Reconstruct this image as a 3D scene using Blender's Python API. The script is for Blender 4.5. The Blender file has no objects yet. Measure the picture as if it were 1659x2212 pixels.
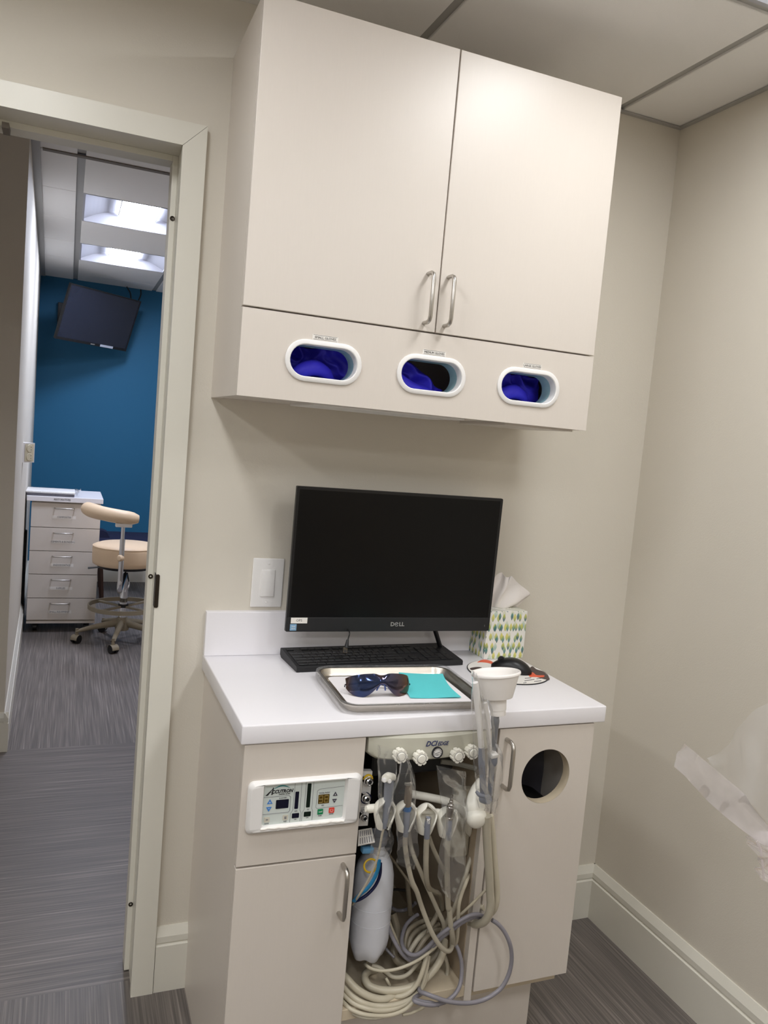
import bpy, bmesh, math, random
from mathutils import Vector, Matrix, noise
S = bpy.context.scene
COL = S.collection
random.seed(7)
PI = math.pi

# ------------------------------------------------------------------ camera, world, exposure
cd = bpy.data.cameras.new('camera'); cam = bpy.data.objects.new('camera', cd); COL.objects.link(cam)
cd.sensor_fit = 'HORIZONTAL'; cd.sensor_width = 36.0; cd.lens = 36.0 * 1712.8764 / 1659.0
cd.clip_start = 0.02
_r = Vector((0.92620968, -0.36692026, 0.08663231)); _u = Vector((-0.04661687, 0.11656462, 0.99208848)); _f = Vector((0.37411562, 0.92292048, -0.0908586))
cam.matrix_world = Matrix(((_r.x, _u.x, -_f.x, -0.4784), (_r.y, _u.y, -_f.y, -1.9214), (_r.z, _u.z, -_f.z, 1.4253), (0, 0, 0, 1)))
S.camera = cam
wd = bpy.data.worlds.new('world'); S.world = wd; wd.use_nodes = True
wd.node_tree.nodes['Background'].inputs[0].default_value = (0.9, 0.95, 1.0, 1)
wd.node_tree.nodes['Background'].inputs[1].default_value = 0.05
S.view_settings.view_transform = 'Standard'; S.view_settings.look = 'None'
S.view_settings.gamma = 1.0; S.view_settings.use_curve_mapping = False
S.view_settings.exposure = 0.0
try:
    S.cycles.max_bounces = 10; S.cycles.transparent_max_bounces = 24; S.cycles.diffuse_bounces = 6
except Exception: pass
EXAM_LAMP = 29.5; HALL_FILL = 32.0; BAY_LAMP = 62.0

# ------------------------------------------------------------------ materials
def lin(c):
    return tuple(((v / 255) / 12.92 if v / 255 <= 0.04045 else ((v / 255 + 0.055) / 1.055) ** 2.4) for v in c) + (1,)
MATS = {}
def mat(name, rgb, rough=0.5, metal=0.0, var=0.04, scale=40, bump=0.0, bscale=300, spec=0.5, coat=0.0, trans=0.0, ior=1.45, stretch=None, sss=0.0, alpha=1.0):
    if name in MATS: return MATS[name]
    m = bpy.data.materials.new(name); m.use_nodes = True; nt = m.node_tree; b = nt.nodes['Principled BSDF']
    c = lin(rgb)
    b.inputs['Roughness'].default_value = rough; b.inputs['Metallic'].default_value = metal
    b.inputs['Specular IOR Level'].default_value = spec; b.inputs['Coat Weight'].default_value = coat
    b.inputs['Transmission Weight'].default_value = trans; b.inputs['IOR'].default_value = ior; b.inputs['Alpha'].default_value = alpha
    tc = nt.nodes.new('ShaderNodeTexCoord'); mp = nt.nodes.new('ShaderNodeMapping'); nt.links.new(tc.outputs['Object'], mp.inputs['Vector'])
    if stretch: mp.inputs['Scale'].default_value = stretch
    n = nt.nodes.new('ShaderNodeTexNoise'); n.inputs['Scale'].default_value = scale; n.inputs['Detail'].default_value = 4
    nt.links.new(mp.outputs['Vector'], n.inputs['Vector'])
    mx = nt.nodes.new('ShaderNodeMix'); mx.data_type = 'RGBA'
    mx.inputs[6].default_value = tuple(v * (1 - var) for v in c[:3]) + (1,); mx.inputs[7].default_value = tuple(min(1, v * (1 + var)) for v in c[:3]) + (1,)
    nt.links.new(n.outputs['Fac'], mx.inputs[0]); nt.links.new(mx.outputs[2], b.inputs['Base Color'])
    if bump:
        n2 = nt.nodes.new('ShaderNodeTexNoise'); n2.inputs['Scale'].default_value = bscale; n2.inputs['Detail'].default_value = 3
        nt.links.new(mp.outputs['Vector'], n2.inputs['Vector'])
        bp = nt.nodes.new('ShaderNodeBump'); bp.inputs['Strength'].default_value = bump; bp.inputs['Distance'].default_value = 0.002
        nt.links.new(n2.outputs['Fac'], bp.inputs['Height']); nt.links.new(bp.outputs['Normal'], b.inputs['Normal'])
    MATS[name] = m; return m
def emat(name, rgb, strength):
    m = bpy.data.materials.new(name); m.use_nodes = True; nt = m.node_tree; b = nt.nodes['Principled BSDF']
    b.inputs['Base Color'].default_value = (0.9, 0.9, 0.9, 1); b.inputs['Emission Color'].default_value = lin(rgb); b.inputs['Emission Strength'].default_value = strength
    MATS[name] = m; return m
def plastic_film(name, haze, rgb=(225, 228, 232), rough=0.12, bump=0.6, bscale=60):
    m = bpy.data.materials.new(name); m.use_nodes = True; nt = m.node_tree; nt.nodes.clear()
    out = nt.nodes.new('ShaderNodeOutputMaterial'); tr = nt.nodes.new('ShaderNodeBsdfTransparent'); pr = nt.nodes.new('ShaderNodeBsdfPrincipled')
    pr.inputs['Base Color'].default_value = lin(rgb); pr.inputs['Roughness'].default_value = rough; pr.inputs['Specular IOR Level'].default_value = 0.8
    tl = nt.nodes.new('ShaderNodeBsdfTranslucent'); tl.inputs['Color'].default_value = lin(rgb)
    gl = nt.nodes.new('ShaderNodeBsdfGlossy'); gl.inputs['Roughness'].default_value = rough
    tc = nt.nodes.new('ShaderNodeTexCoord'); n = nt.nodes.new('ShaderNodeTexNoise'); n.inputs['Scale'].default_value = bscale; n.inputs['Detail'].default_value = 3; n.inputs['Distortion'].default_value = 1.5
    nt.links.new(tc.outputs['Object'], n.inputs['Vector'])
    bp = nt.nodes.new('ShaderNodeBump'); bp.inputs['Strength'].default_value = bump; bp.inputs['Distance'].default_value = 0.004
    nt.links.new(n.outputs['Fac'], bp.inputs['Height'])
    for s in (pr, gl): nt.links.new(bp.outputs['Normal'], s.inputs['Normal'])
    body = nt.nodes.new('ShaderNodeMixShader'); body.inputs[0].default_value = 0.5
    nt.links.new(pr.outputs[0], body.inputs[1]); nt.links.new(tl.outputs[0], body.inputs[2])
    # haze with slight creases
    mr = nt.nodes.new('ShaderNodeMapRange'); mr.inputs['From Min'].default_value = 0.35; mr.inputs['From Max'].default_value = 0.75
    mr.inputs['To Min'].default_value = haze * 0.6; mr.inputs['To Max'].default_value = min(1, haze * 1.6)
    nt.links.new(n.outputs['Fac'], mr.inputs['Value'])
    m1 = nt.nodes.new('ShaderNodeMixShader'); nt.links.new(mr.outputs[0], m1.inputs[0]); nt.links.new(tr.outputs[0], m1.inputs[1]); nt.links.new(body.outputs[0], m1.inputs[2])
    fr = nt.nodes.new('ShaderNodeLayerWeight'); fr.inputs['Blend'].default_value = 0.25; nt.links.new(bp.outputs['Normal'], fr.inputs['Normal'])
    ml = nt.nodes.new('ShaderNodeMath'); ml.operation = 'MULTIPLY'; ml.inputs[1].default_value = 0.42; nt.links.new(fr.outputs['Fresnel'], ml.inputs[0])
    m2 = nt.nodes.new('ShaderNodeMixShader'); nt.links.new(ml.outputs[0], m2.inputs[0]); nt.links.new(m1.outputs[0], m2.inputs[1]); nt.links.new(gl.outputs[0], m2.inputs[2])
    nt.links.new(m2.outputs[0], out.inputs[0]); MATS[name] = m; return m
def vinyl(name, along):
    m = bpy.data.materials.new(name); m.use_nodes = True; nt = m.node_tree; b = nt.nodes['Principled BSDF']
    geo = nt.nodes.new('ShaderNodeNewGeometry')
    def layer(sx, sy, sc, det):
        mp = nt.nodes.new('ShaderNodeMapping'); nt.links.new(geo.outputs['Position'], mp.inputs['Vector'])
        mp.inputs['Scale'].default_value = (sx, sy, 1) if along == 'y' else (sy, sx, 1)
        n = nt.nodes.new('ShaderNodeTexNoise'); n.inputs['Scale'].default_value = sc; n.inputs['Detail'].default_value = det
        nt.links.new(mp.outputs['Vector'], n.inputs['Vector']); return n
    a = layer(28, .35, 4.5, 2); c = layer(60, .9, 4.0, 1); d = layer(1, 1, 2.0, 2)
    ad = nt.nodes.new('ShaderNodeMath'); ad.operation = 'ADD'; nt.links.new(a.outputs['Fac'], ad.inputs[0]); nt.links.new(c.outputs['Fac'], ad.inputs[1])
    ad2 = nt.nodes.new('ShaderNodeMath'); ad2.operation = 'MULTIPLY_ADD'; nt.links.new(d.outputs['Fac'], ad2.inputs[0]); ad2.inputs[1].default_value = 0.25; nt.links.new(ad.outputs[0], ad2.inputs[2])
    r = nt.nodes.new('ShaderNodeValToRGB'); e = r.color_ramp.elements
    mr = nt.nodes.new('ShaderNodeMapRange'); mr.inputs['From Min'].default_value = 0.75; mr.inputs['From Max'].default_value = 1.55; nt.links.new(ad2.outputs[0], mr.inputs['Value'])
    nt.links.new(mr.outputs[0], r.inputs[0])
    e[0].position = 0.15; e[0].color = lin((92, 87, 84)); e[1].position = 0.98; e[1].color = lin((148, 141, 136))
    x = e.new(0.45); x.color = lin((107, 101, 97)); x = e.new(0.66); x.color = lin((121, 114, 109))
    nt.links.new(r.outputs[0], b.inputs['Base Color']); b.inputs['Roughness'].default_value = 0.45; b.inputs['Specular IOR Level'].default_value = 0.35
    bp = nt.nodes.new('ShaderNodeBump'); bp.inputs['Strength'].default_value = 0.25; bp.inputs['Distance'].default_value = 0.001
    nt.links.new(ad.outputs[0], bp.inputs['Height']); nt.links.new(bp.outputs['Normal'], b.inputs['Normal'])
    MATS[name] = m; return m

M_wall = mat('wall_paint', (215, 209, 197), 0.6, var=0.015, scale=3, bump=0.15, bscale=350, spec=0.3)
M_trim = mat('trim_paint', (222, 219, 208), 0.35, var=0.01)
M_lam = mat('cabinet_laminate', (213, 205, 196), 0.34, var=0.02, scale=14, stretch=(60, 60, 2), spec=0.45, bump=0.05, bscale=500)
M_lamedge = mat('laminate_edge', (206, 192, 168), 0.4)
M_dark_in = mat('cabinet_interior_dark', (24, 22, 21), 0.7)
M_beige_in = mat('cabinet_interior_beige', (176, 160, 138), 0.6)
M_counter = mat('white_solid_surface', (236, 234, 238), 0.22, var=0.008, scale=200)
M_tile = mat('ceiling_tile_fissured', (240, 238, 235), 0.85, var=0.03, scale=600, bump=0.5, bscale=900)
M_tee = mat('ceiling_grid_steel', (168, 166, 162), 0.5, var=0.02)
M_teegap = mat('ceiling_grid_shadow', (120, 112, 104), 0.7)
M_blue = mat('blue_wall_paint', (36, 98, 134), 0.55, var=0.02, scale=3, bump=0.1, bscale=300, spec=0.3)
M_nickel = mat('brushed_nickel', (190, 186, 180), 0.28, 1.0, var=0.03, stretch=(1, 1, 8))
M_chrome = mat('chrome', (225, 226, 230), 0.08, 1.0, var=0.01)
M_steel = mat('stainless_steel', (206, 199, 188), 0.32, 1.0, var=0.04, scale=60, stretch=(1, 20, 1), bump=0.06, bscale=200)
M_black = mat('black_plastic', (20, 20, 22), 0.38, var=0.05)
M_black2 = mat('black_matte_plastic', (27, 27, 29), 0.5, var=0.05)
M_screen = mat('black_screen_glass', (9, 9, 10), 0.3, var=0.05, scale=5, spec=0.25)
M_tvscreen = mat('tv_screen_glass', (30, 36, 52), 0.18, var=0.1, scale=3, spec=0.8)
M_white = mat('white_plastic', (232, 230, 228), 0.32, var=0.01)
M_whitec = mat('warm_white_plastic', (234, 231, 220), 0.3, var=0.015)
M_cup = mat('white_paper_cup', (238, 234, 230), 0.55, var=0.01)
M_greige = mat('grey_green_plastic', (186, 184, 170), 0.36, var=0.02)
M_greyhp = mat('grey_instrument_body', (126, 130, 142), 0.35, var=0.04)
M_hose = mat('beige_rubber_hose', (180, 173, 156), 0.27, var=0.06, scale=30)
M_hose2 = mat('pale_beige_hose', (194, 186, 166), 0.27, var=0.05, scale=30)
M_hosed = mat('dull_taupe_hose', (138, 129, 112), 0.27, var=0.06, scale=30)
M_hoseg = mat('grey_violet_tube', (134, 131, 138), 0.28, var=0.05, scale=30)
M_bottle = mat('frosted_bottle_plastic', (226, 228, 236), 0.32, var=0.01, trans=0.12)
M_bluetube = mat('bright_blue_tube', (38, 128, 178), 0.35)
M_navytube = mat('navy_tube', (14, 22, 66), 0.3)
M_yellow = mat('yellow_ring_plastic', (226, 186, 40), 0.35)
M_glove = mat('violet_blue_nitrile', (58, 50, 214), 0.5, var=0.12, scale=20, bump=0.3, bscale=120, spec=0.4)
M_teal = mat('pale_teal_acrylic', (158, 190, 196), 0.15, var=0.04)
M_cloth = mat('turquoise_cloth', (96, 212, 216), 0.85, var=0.04, scale=200, bump=0.25, bscale=1500)
M_paper = mat('white_tray_paper', (240, 236, 238), 0.75, var=0.01)
M_tissue = mat('tissue_paper', (232, 226, 222), 0.9, var=0.02, bump=0.2, bscale=200)
M_bronze = mat('dark_bronze', (58, 50, 42), 0.35, 0.7, var=0.05)
M_cream = mat('cream_vinyl', (226, 200, 168), 0.42, var=0.02, bump=0.1, bscale=500)
M_taupe = mat('taupe_stool_plastic', (142, 132, 112), 0.45, var=0.03)
M_brown = mat('dark_brown_wood', (48, 26, 16), 0.4, var=0.2, stretch=(1, 1, 0.1))
M_navyfab = mat('navy_fabric', (26, 30, 60), 0.8, var=0.08)
M_ink = mat('black_ink', (34, 32, 36), 0.6)
M_inkgrey = mat('grey_ink', (112, 112, 120), 0.6)
M_silver_ink = mat('silver_ink', (168, 166, 164), 0.4, 0.4)
M_navyink = mat('navy_ink', (34, 44, 96), 0.6)
M_label = mat('paper_label', (232, 228, 222), 0.6, var=0.01)
M_face = mat('pale_green_face_film', (206, 214, 210), 0.3, var=0.01)
M_btnblue = mat('button_blue', (66, 130, 205), 0.4)
M_btngreen = mat('button_green', (22, 132, 84), 0.4)
M_btnred = mat('button_red', (222, 70, 56), 0.4)
M_btnwhite = mat('button_ivory', (204, 200, 186), 0.45)
M_tealink = mat('teal_ink', (62, 136, 136), 0.5)
M_dispnavy = mat('display_navy', (8, 10, 36), 0.15)
M_dispgreen = mat('display_dark_green', (6, 26, 18), 0.15)
M_dispamber = mat('display_amber_off', (84, 64, 16), 0.2)
M_seg = mat('display_segment', (160, 136, 62), 0.3)
M_caulk = mat('white_sealant', (244, 240, 234), 0.4, bump=0.6, bscale=150)
M_lens = None
M_film = plastic_film('clear_sleeve_film', 0.05, bump=0.45, rough=0.1, bscale=16)
M_film3 = plastic_film('flat_sleeve_film', 0.07, bump=0.12, rough=0.15, bscale=10)
M_filmw = plastic_film('wrinkled_tray_film', 0.13, bump=0.8, bscale=35, rough=0.06)
M_filmh = plastic_film('milky_bag_film', 0.5, rgb=(236, 230, 234), rough=0.35, bump=0.08, bscale=5)
M_filmk = plastic_film('dense_bag_film', 0.62, rgb=(244, 238, 240), rough=0.25, bump=0.1, bscale=8)
M_filmf = plastic_film('faint_bag_film', 0.17, rgb=(226, 226, 232), rough=0.35, bump=0.06, bscale=4)
FL_Y = vinyl('striped_vinyl_along_y', 'y'); FL_X = vinyl('striped_vinyl_along_x', 'x')
M_lampw = emat('exam_lamp_diffuser', (249, 250, 251), EXAM_LAMP)
M_fillh = emat('hall_fill_diffuser', (255, 216, 176), HALL_FILL)
M_lampb = emat('bay_lamp_diffuser', (226, 234, 255), BAY_LAMP)
M_refl = mat('lamp_reflector_white', (170, 170, 176), 0.5, var=0.0)

# ------------------------------------------------------------------ helpers
WB = {}      # frame origin of each thing or part
def thing(name, label, cat, loc=(0, 0, 0), rotz=0.0, group=None, local=False):
    o = bpy.data.objects.new(name, None); COL.objects.link(o); o.empty_display_size = 0.05
    o.location = loc; o.rotation_euler = (0, 0, rotz); o['label'] = label; o['category'] = cat
    if group: o['group'] = group
    WB[o.name] = Vector((0, 0, 0)) if local else Vector(loc)
    return o
def tag(o, label, cat, group=None, kind=None):
    o['label'] = label; o['category'] = cat
    if group: o['group'] = group
    if kind: o['kind'] = kind
    return o
def obj(name, bm, m, parent=None, smooth=False, angle=0.75, label=None):
    if isinstance(bm, MB): bm = bm.b
    me = bpy.data.meshes.new(name)
    if len(bm.verts):
        xs = [v.co.x for v in bm.verts]; ys = [v.co.y for v in bm.verts]; zs = [v.co.z for v in bm.verts]
        base = Vector(((min(xs) + max(xs)) / 2, (min(ys) + max(ys)) / 2, min(zs)))
    else: base = Vector((0, 0, 0))
    for v in bm.verts: v.co -= base
    bmesh.ops.recalc_face_normals(bm, faces=bm.faces)
    if smooth:
        for f in bm.faces: f.smooth = True
        for e in bm.edges:
            if len(e.link_faces) == 2 and e.calc_face_angle(0) > angle: e.smooth = False
    bm.to_mesh(me); bm.free()
    me.materials.append(m)
    o = bpy.data.objects.new(name, me); COL.objects.link(o)
    if parent is not None:
        o.parent = parent; o.location = base - WB[parent.name]
    else: o.location = base
    WB[o.name] = base
    if label: o['label'] = label
    return o
def struct(name, bm, m, parent=None, **k):
    o = obj(name, bm, m, parent, **k)
    if parent is None: o['kind'] = 'structure'
    return o
def sroot(name):
    o = bpy.data.objects.new(name, None); COL.objects.link(o); o.empty_display_size = 0.05; o['kind'] = 'structure'; WB[o.name] = Vector((0, 0, 0)); return o
def catmull(pts, n=8, closed=False):
    P = [Vector(p) for p in pts]
    if len(P) < 3: return P
    out = []; N = len(P); rng = N if closed else N - 1
    for i in range(rng):
        p1 = P[i]; p2 = P[(i + 1) % N]
        p0 = P[i - 1] if (i > 0 or closed) else p1 * 2 - p2
        p3 = P[(i + 2) % N] if (i + 2 < N or closed) else p2 * 2 - p1
        for k in range(n):
            t = k / n
            out.append(0.5 * ((2 * p1) + (p2 - p0) * t + (2 * p0 - 5 * p1 + 4 * p2 - p3) * t * t + (3 * p1 - p0 - 3 * p2 + p3) * t ** 3))
    if not closed: out.append(P[-1])
    return out
class MB:
    def __init__(s): s.b = bmesh.new()
    def box(s, x0, x1, y0, y1, z0, z1, bev=0.0, seg=2, mtx=None):
        r = bmesh.ops.create_cube(s.b, size=1.0); vs = r['verts']
        for v in vs: v.co = Vector(((x0 + x1) / 2 + v.co.x * (x1 - x0), (y0 + y1) / 2 + v.co.y * (y1 - y0), (z0 + z1) / 2 + v.co.z * (z1 - z0)))
        if bev > 0:
            es = list({e for v in vs for e in v.link_edges})
            r2 = bmesh.ops.bevel(s.b, geom=es, offset=bev, segments=seg, affect='EDGES', profile=0.5)
            vs = list({v for v in r2['verts']} | {v for v in vs if v.is_valid})
        if mtx is not None:
            for v in vs: v.co = mtx @ v.co
        return s
    def tube(s, pts, r, seg=10, closed=False, smoothn=0, flat=1.0, caps=True):
        P = catmull(pts, smoothn, closed) if smoothn else [Vector(p) for p in pts]
        N = len(P); R = r if isinstance(r, (list, tuple)) else None
        def rad(i):
            if R is None: return r
            t = i / max(1, N - 1) * (len(R) - 1); k = min(int(t), len(R) - 2); return R[k] + (R[k + 1] - R[k]) * (t - k)
        T = []
        for i in range(N):
            a = P[(i - 1) % N] if (closed or i > 0) else P[i]; c = P[(i + 1) % N] if (closed or i < N - 1) else P[i]
            d = (c - a); T.append(d.normalized() if d.length > 1e-9 else Vector((0, 0, 1)))
        up = Vector((0, 0, 1)) if abs(T[0].z) < 0.9 else Vector((1, 0, 0))
        n = (up - T[0] * up.dot(T[0])).normalized(); rings = []
        for i in range(N):
            if i: 
                n = n - T[i] * n.dot(T[i])
                n = n.normalized() if n.length > 1e-6 else T[i].orthogonal().normalized()
            bnm = T[i].cross(n); q = rad(i)
            rings.append([s.b.verts.new(P[i] + n * (q * math.cos(2 * PI * k / seg)) + bnm * (q * flat * math.sin(2 * PI * k / seg))) for k in range(seg)])
        M = N if closed else N - 1
        for i in range(M):
            A = rings[i]; B = rings[(i + 1) % N]
            for k in range(seg):
                s.b.faces.new((A[k], A[(k + 1) % seg], B[(k + 1) % seg], B[k]))
        if caps and not closed:
            s.b.faces.new(rings[0][::-1]); s.b.faces.new(rings[-1])
        return s
    def cyl(s, p0, p1, r0, r1=None, seg=24, caps=True):
        return s.tube([p0, p1], [r0, r0 if r1 is None else r1], seg=seg, caps=caps)
    def lathe(s, prof, p0=(0, 0, 0), ax=(0, 0, 1), seg=32, close=False):
        A = Vector(ax).normalized(); n = A.orthogonal().normalized(); b = A.cross(n); o = Vector(p0); rings = []
        for r, h in prof:
            if r < 1e-6: rings.append([s.b.verts.new(o + A * h)])
            else: rings.append([s.b.verts.new(o + A * h + n * (r * math.cos(2 * PI * k / seg)) + b * (r * math.sin(2 * PI * k / seg))) for k in range(seg)])
        prs = list(zip(rings[:-1], rings[1:])) + ([(rings[-1], rings[0])] if close else [])
        for X, Y in prs:
            if len(X) == 1 and len(Y) == 1: continue
            for k in range(seg):
                j = (k + 1) % seg
                if len(X) == 1: s.b.faces.new((X[0], Y[k], Y[j]))
                elif len(Y) == 1: s.b.faces.new((X[k], X[j], Y[0]))
                else: s.b.faces.new((X[k], X[j], Y[j], Y[k]))
        return s
    def plate(s, outline, holes, y0, y1, mtx=None):
        """2D polygon with holes in XZ extruded from y0 (front) to y1."""
        loops = [outline] + list(holes); t = bmesh.new(); edges = []
        for lp in loops:
            vs = [t.verts.new((p[0], y0, p[1])) for p in lp]
            for i in range(len(vs)): edges.append(t.edges.new((vs[i], vs[(i + 1) % len(vs)])))
        bmesh.ops.triangle_fill(t, edges=edges, use_beauty=True)
        r = bmesh.ops.extrude_face_region(t, geom=list(t.faces))
        for v in [g for g in r['geom'] if isinstance(g, bmesh.types.BMVert)]: v.co.y = y1
        if mtx is not None: bmesh.ops.transform(t, matrix=mtx, verts=t.verts)
        me = bpy.data.meshes.new('tmp'); t.to_mesh(me); t.free(); s.b.from_mesh(me); bpy.data.meshes.remove(me); return s
    def poly(s, pts):
        s.b.faces.new([s.b.verts.new(p) for p in pts]); return s
    def prism(s, prof, x0, x1, fn):
        """profile (list of 2-tuples) swept between parameter x0 and x1; fn(a,b,t)->point"""
        A = [s.b.verts.new(fn(a, b, x0)) for a, b in prof]; B = [s.b.verts.new(fn(a, b, x1)) for a, b in prof]; n = len(prof)
        for i in range(n): s.b.faces.new((A[i], A[(i + 1) % n], B[(i + 1) % n], B[i]))
        s.b.faces.new(A[::-1]); s.b.faces.new(B); return s
    def grid(s, fn, nu, nv, closeu=False):
        V = [[s.b.verts.new(fn(i / (nu if closeu else nu - 1), j / (nv - 1))) for j in range(nv)] for i in range(nu)]
        for i in range(nu if closeu else nu - 1):
            for j in range(nv - 1):
                k = (i + 1) % nu
                s.b.faces.new((V[i][j], V[k][j], V[k][j + 1], V[i][j + 1]))
        return s
    def solid(s, t):
        bmesh.ops.recalc_face_normals(s.b, faces=s.b.faces)
        bmesh.ops.solidify(s.b, geom=list(s.b.faces), thickness=t); return s
    def move(s, mtx):
        bmesh.ops.transform(s.b, matrix=mtx, verts=s.b.verts); return s
def stadium(cx, cz, w, h, n=14):
    r = h / 2; o = []
    for k in range(n + 1):
        a = -PI / 2 + PI * k / n; o.append((cx + w / 2 - r + r * math.cos(a), cz + r * math.sin(a)))
    for k in range(n + 1):
        a = PI / 2 + PI * k / n; o.append((cx - w / 2 + r + r * math.cos(a), cz + r * math.sin(a)))
    return o
def rrect(x0, x1, z0, z1, r, n=5):
    o = []
    for cx, cz, a0 in ((x1 - r, z1 - r, 0), (x0 + r, z1 - r, PI / 2), (x0 + r, z0 + r, PI), (x1 - r, z0 + r, 1.5 * PI)):
        for k in range(n + 1):
            a = a0 + PI / 2 * k / n; o.append((cx + r * math.cos(a), cz + r * math.sin(a)))
    return o
def rect(x0, x1, z0, z1): return [(x0, z0), (x1, z0), (x1, z1), (x0, z1)]
def circle(cx, cz, r, n=40): return [(cx + r * math.cos(2 * PI * k / n), cz + r * math.sin(2 * PI * k / n)) for k in range(n)]
def text_bm(txt, size, mtx, shear=0.0, squeeze=1.0, align='CENTER', depth=0.0003, bold=0.0):
    cu = bpy.data.curves.new('t', 'FONT'); cu.body = txt; cu.size = size; cu.shear = shear; cu.align_x = align; cu.align_y = 'CENTER'; cu.extrude = depth; cu.resolution_u = 2; cu.offset = bold
    o = bpy.data.objects.new('t', cu); COL.objects.link(o)
    dg = bpy.context.evaluated_depsgraph_get(); dg.update()
    me = bpy.data.meshes.new_from_object(o.evaluated_get(dg))
    b = MB(); b.b.from_mesh(me); bpy.data.meshes.remove(me); bpy.data.objects.remove(o); bpy.data.curves.remove(cu)
    b.move(mtx @ Matrix.Diagonal((squeeze, 1, 1, 1))); return b
FRONT = Matrix.Rotation(PI / 2, 4, 'X')      # text reading along +x, facing -y
def at(x, y, z, R=FRONT): return Matrix.Translation((x, y, z)) @ R
def dup(root, loc, rotz=None, label=None, group=None):
    r = root.copy(); COL.objects.link(r); r.location = loc
    if rotz is not None: r.rotation_euler = (0, 0, rotz)
    if label: r['label'] = label
    if group: r['group'] = group
    for ch in list(root.children):
        c = ch.copy(); COL.objects.link(c); c.parent = r
        for g in list(ch.children):
            d = g.copy(); COL.objects.link(d); d.parent = c
    return r
def bow_handle(x, z0, z1, yface, m, parent, proud=0.032, r=0.0045, horizontal=False):
    c = 0.012
    def q(t, y): return (t, y, x) if horizontal else (x, y, t)
    pts = [q(z0, yface), q(z0, yface - proud + c), q(z0 + c * 0.3, yface - proud + c * 0.3), q(z0 + c, yface - proud), q(z1 - c, yface - proud), q(z1 - c * 0.3, yface - proud + c * 0.3), q(z1, yface - proud + c), q(z1, yface)]
    return obj('handle', MB().tube(pts, r, seg=12), m, parent, smooth=True)

# ------------------------------------------------------------------ dimensions
W = 1.1134; H = 2.3872; XL = -2.79; YB = -4.6
H2 = 2.503; BY = 5.22; HY = 1.6; WT = 0.135
DX0, DX1, DZ = -1.17, -0.2696, 2.04

# ------------------------------------------------------------------ setting: floors
struct('floor', MB().box(XL - .1, W + .1, YB - .1, 0.045, -0.05, 0), FL_Y)
struct('floor', MB().box(-3.0, 3.2, 0.045, HY, -0.05, 0), FL_X)
struct('floor', MB().box(-3.0, 3.2, HY, BY + .1, -0.05, 0), FL_Y)
# exam room walls
wb = MB(); wb.plate([(XL - .1, 0), (DX0 - .02, 0), (DX0 - .02, DZ + .02), (DX1 + .012, DZ + .02), (DX1 + .012, 0), (3.2, 0), (3.2, 2.62), (XL - .1, 2.62)], [], 0.0, WT)
struct('wall_back', wb, M_wall)
struct('wall_right', MB().box(W, W + .1, YB, 0, 0, H + .05), M_wall)
struct('wall_left', MB().box(XL - .1, XL, YB, 0, 0, H + .05), M_wall)
struct('wall_front', MB().box(XL - .1, W + .1, YB - .1, YB, 0, H + .05), M_wall)
# bay and hall walls
sl = lambda y: -0.668 - 0.0195 * (y - HY)
wl = MB(); b = wl.b
v = [b.verts.new(p) for p in ((sl(HY), HY, 0), (sl(BY), BY, 0), (-3.0, BY, 0), (-3.0, HY, 0))]; f = b.faces.new(v)
r = bmesh.ops.extrude_face_region(b, geom=[f]); [setattr(g.co, 'z', 2.56) for g in r['geom'] if isinstance(g, bmesh.types.BMVert)]
struct('wall_left_bay', wl, M_wall)
struct('wall_blue', MB().box(-1.2, 3.2, BY, BY + .1, 0, 2.56), M_blue)
struct('wall_right_bay', MB().box(2.4, 2.5, HY, BY, 0, 2.56), M_wall)
struct('wall_far_left_hall', MB().box(-3.1, -3.0, 0, HY, 0, 2.62), M_wall)
struct('wall_far_right_hall', MB().box(3.2, 3.3, 0, BY, 0, 2.62), M_wall)

# ------------------------------------------------------------------ setting: baseboards
PB = [(0, 0), (.018, 0), (.018, .121), (.0105, .1245), (.0105, .127), (.0145, .129), (.0145, .144), (.004, .166), (0, .166)]
def bb_x(x0, x1, y, sgn, name):
    struct(name, MB().prism(PB, x0, x1, lambda a, z, t: (t, y + sgn * a, z)), M_trim)
def bb_y(y0, y1, x, sgn, name):
    struct(name, MB().prism(PB, y0, y1, lambda a, z, t: (x + sgn * a, t, z)), M_trim)
bb_x(-0.2155, -0.137, 0, -1, 'baseboard_back')
bb_x(0.672, W, 0, -1, 'baseboard_back')
bb_y(YB, 0, W, -1, 'baseboard_right')
bb_y(YB, 0, XL, 1, 'baseboard_left')
bb_x(XL, DX0 - .07, 0, -1, 'baseboard_back')
bb_x(-3.0, sl(HY) + .0172, HY, -1, 'baseboard_hall')
struct('baseboard_bay', MB().prism(PB, HY - .0172, BY, lambda a, z, t: (sl(t) + a, t, z)), M_trim)
bb_x(sl(BY), 2.4, BY, -1, 'baseboard_blue_wall')

# ------------------------------------------------------------------ setting: door frame
dr = sroot('door_1')
CW = 0.0526; cy0, cy1 = -0.02, 0.0
xo = DX1 + CW; zo = DZ + CW; xl = DX0; xlo = DX0 - CW
obj('casing', MB().plate([(DX1, 0.0), (xo, 0.0), (xo, zo), (DX1, DZ)], [], cy0, cy1), M_trim, dr)
obj('casing', MB().plate([(xl, DZ + .0006), (DX1 - .0004, DZ + .0006), (xo - .0008, zo), (xlo, zo)], [], cy0 - .0006, cy1), M_trim, dr)
obj('casing', MB().plate([(xlo, 0.0), (xl, 0.0), (xl, DZ), (xlo, zo)], [], cy0, cy1), M_trim, dr)
obj('jamb', MB().box(DX1 + .0035, DX1 + .012, 0, WT, 0, DZ + .012), M_trim, dr)
obj('jamb', MB().box(DX0 - .02, DX0 - .004, 0, WT, 0, DZ + .012), M_trim, dr)
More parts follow.
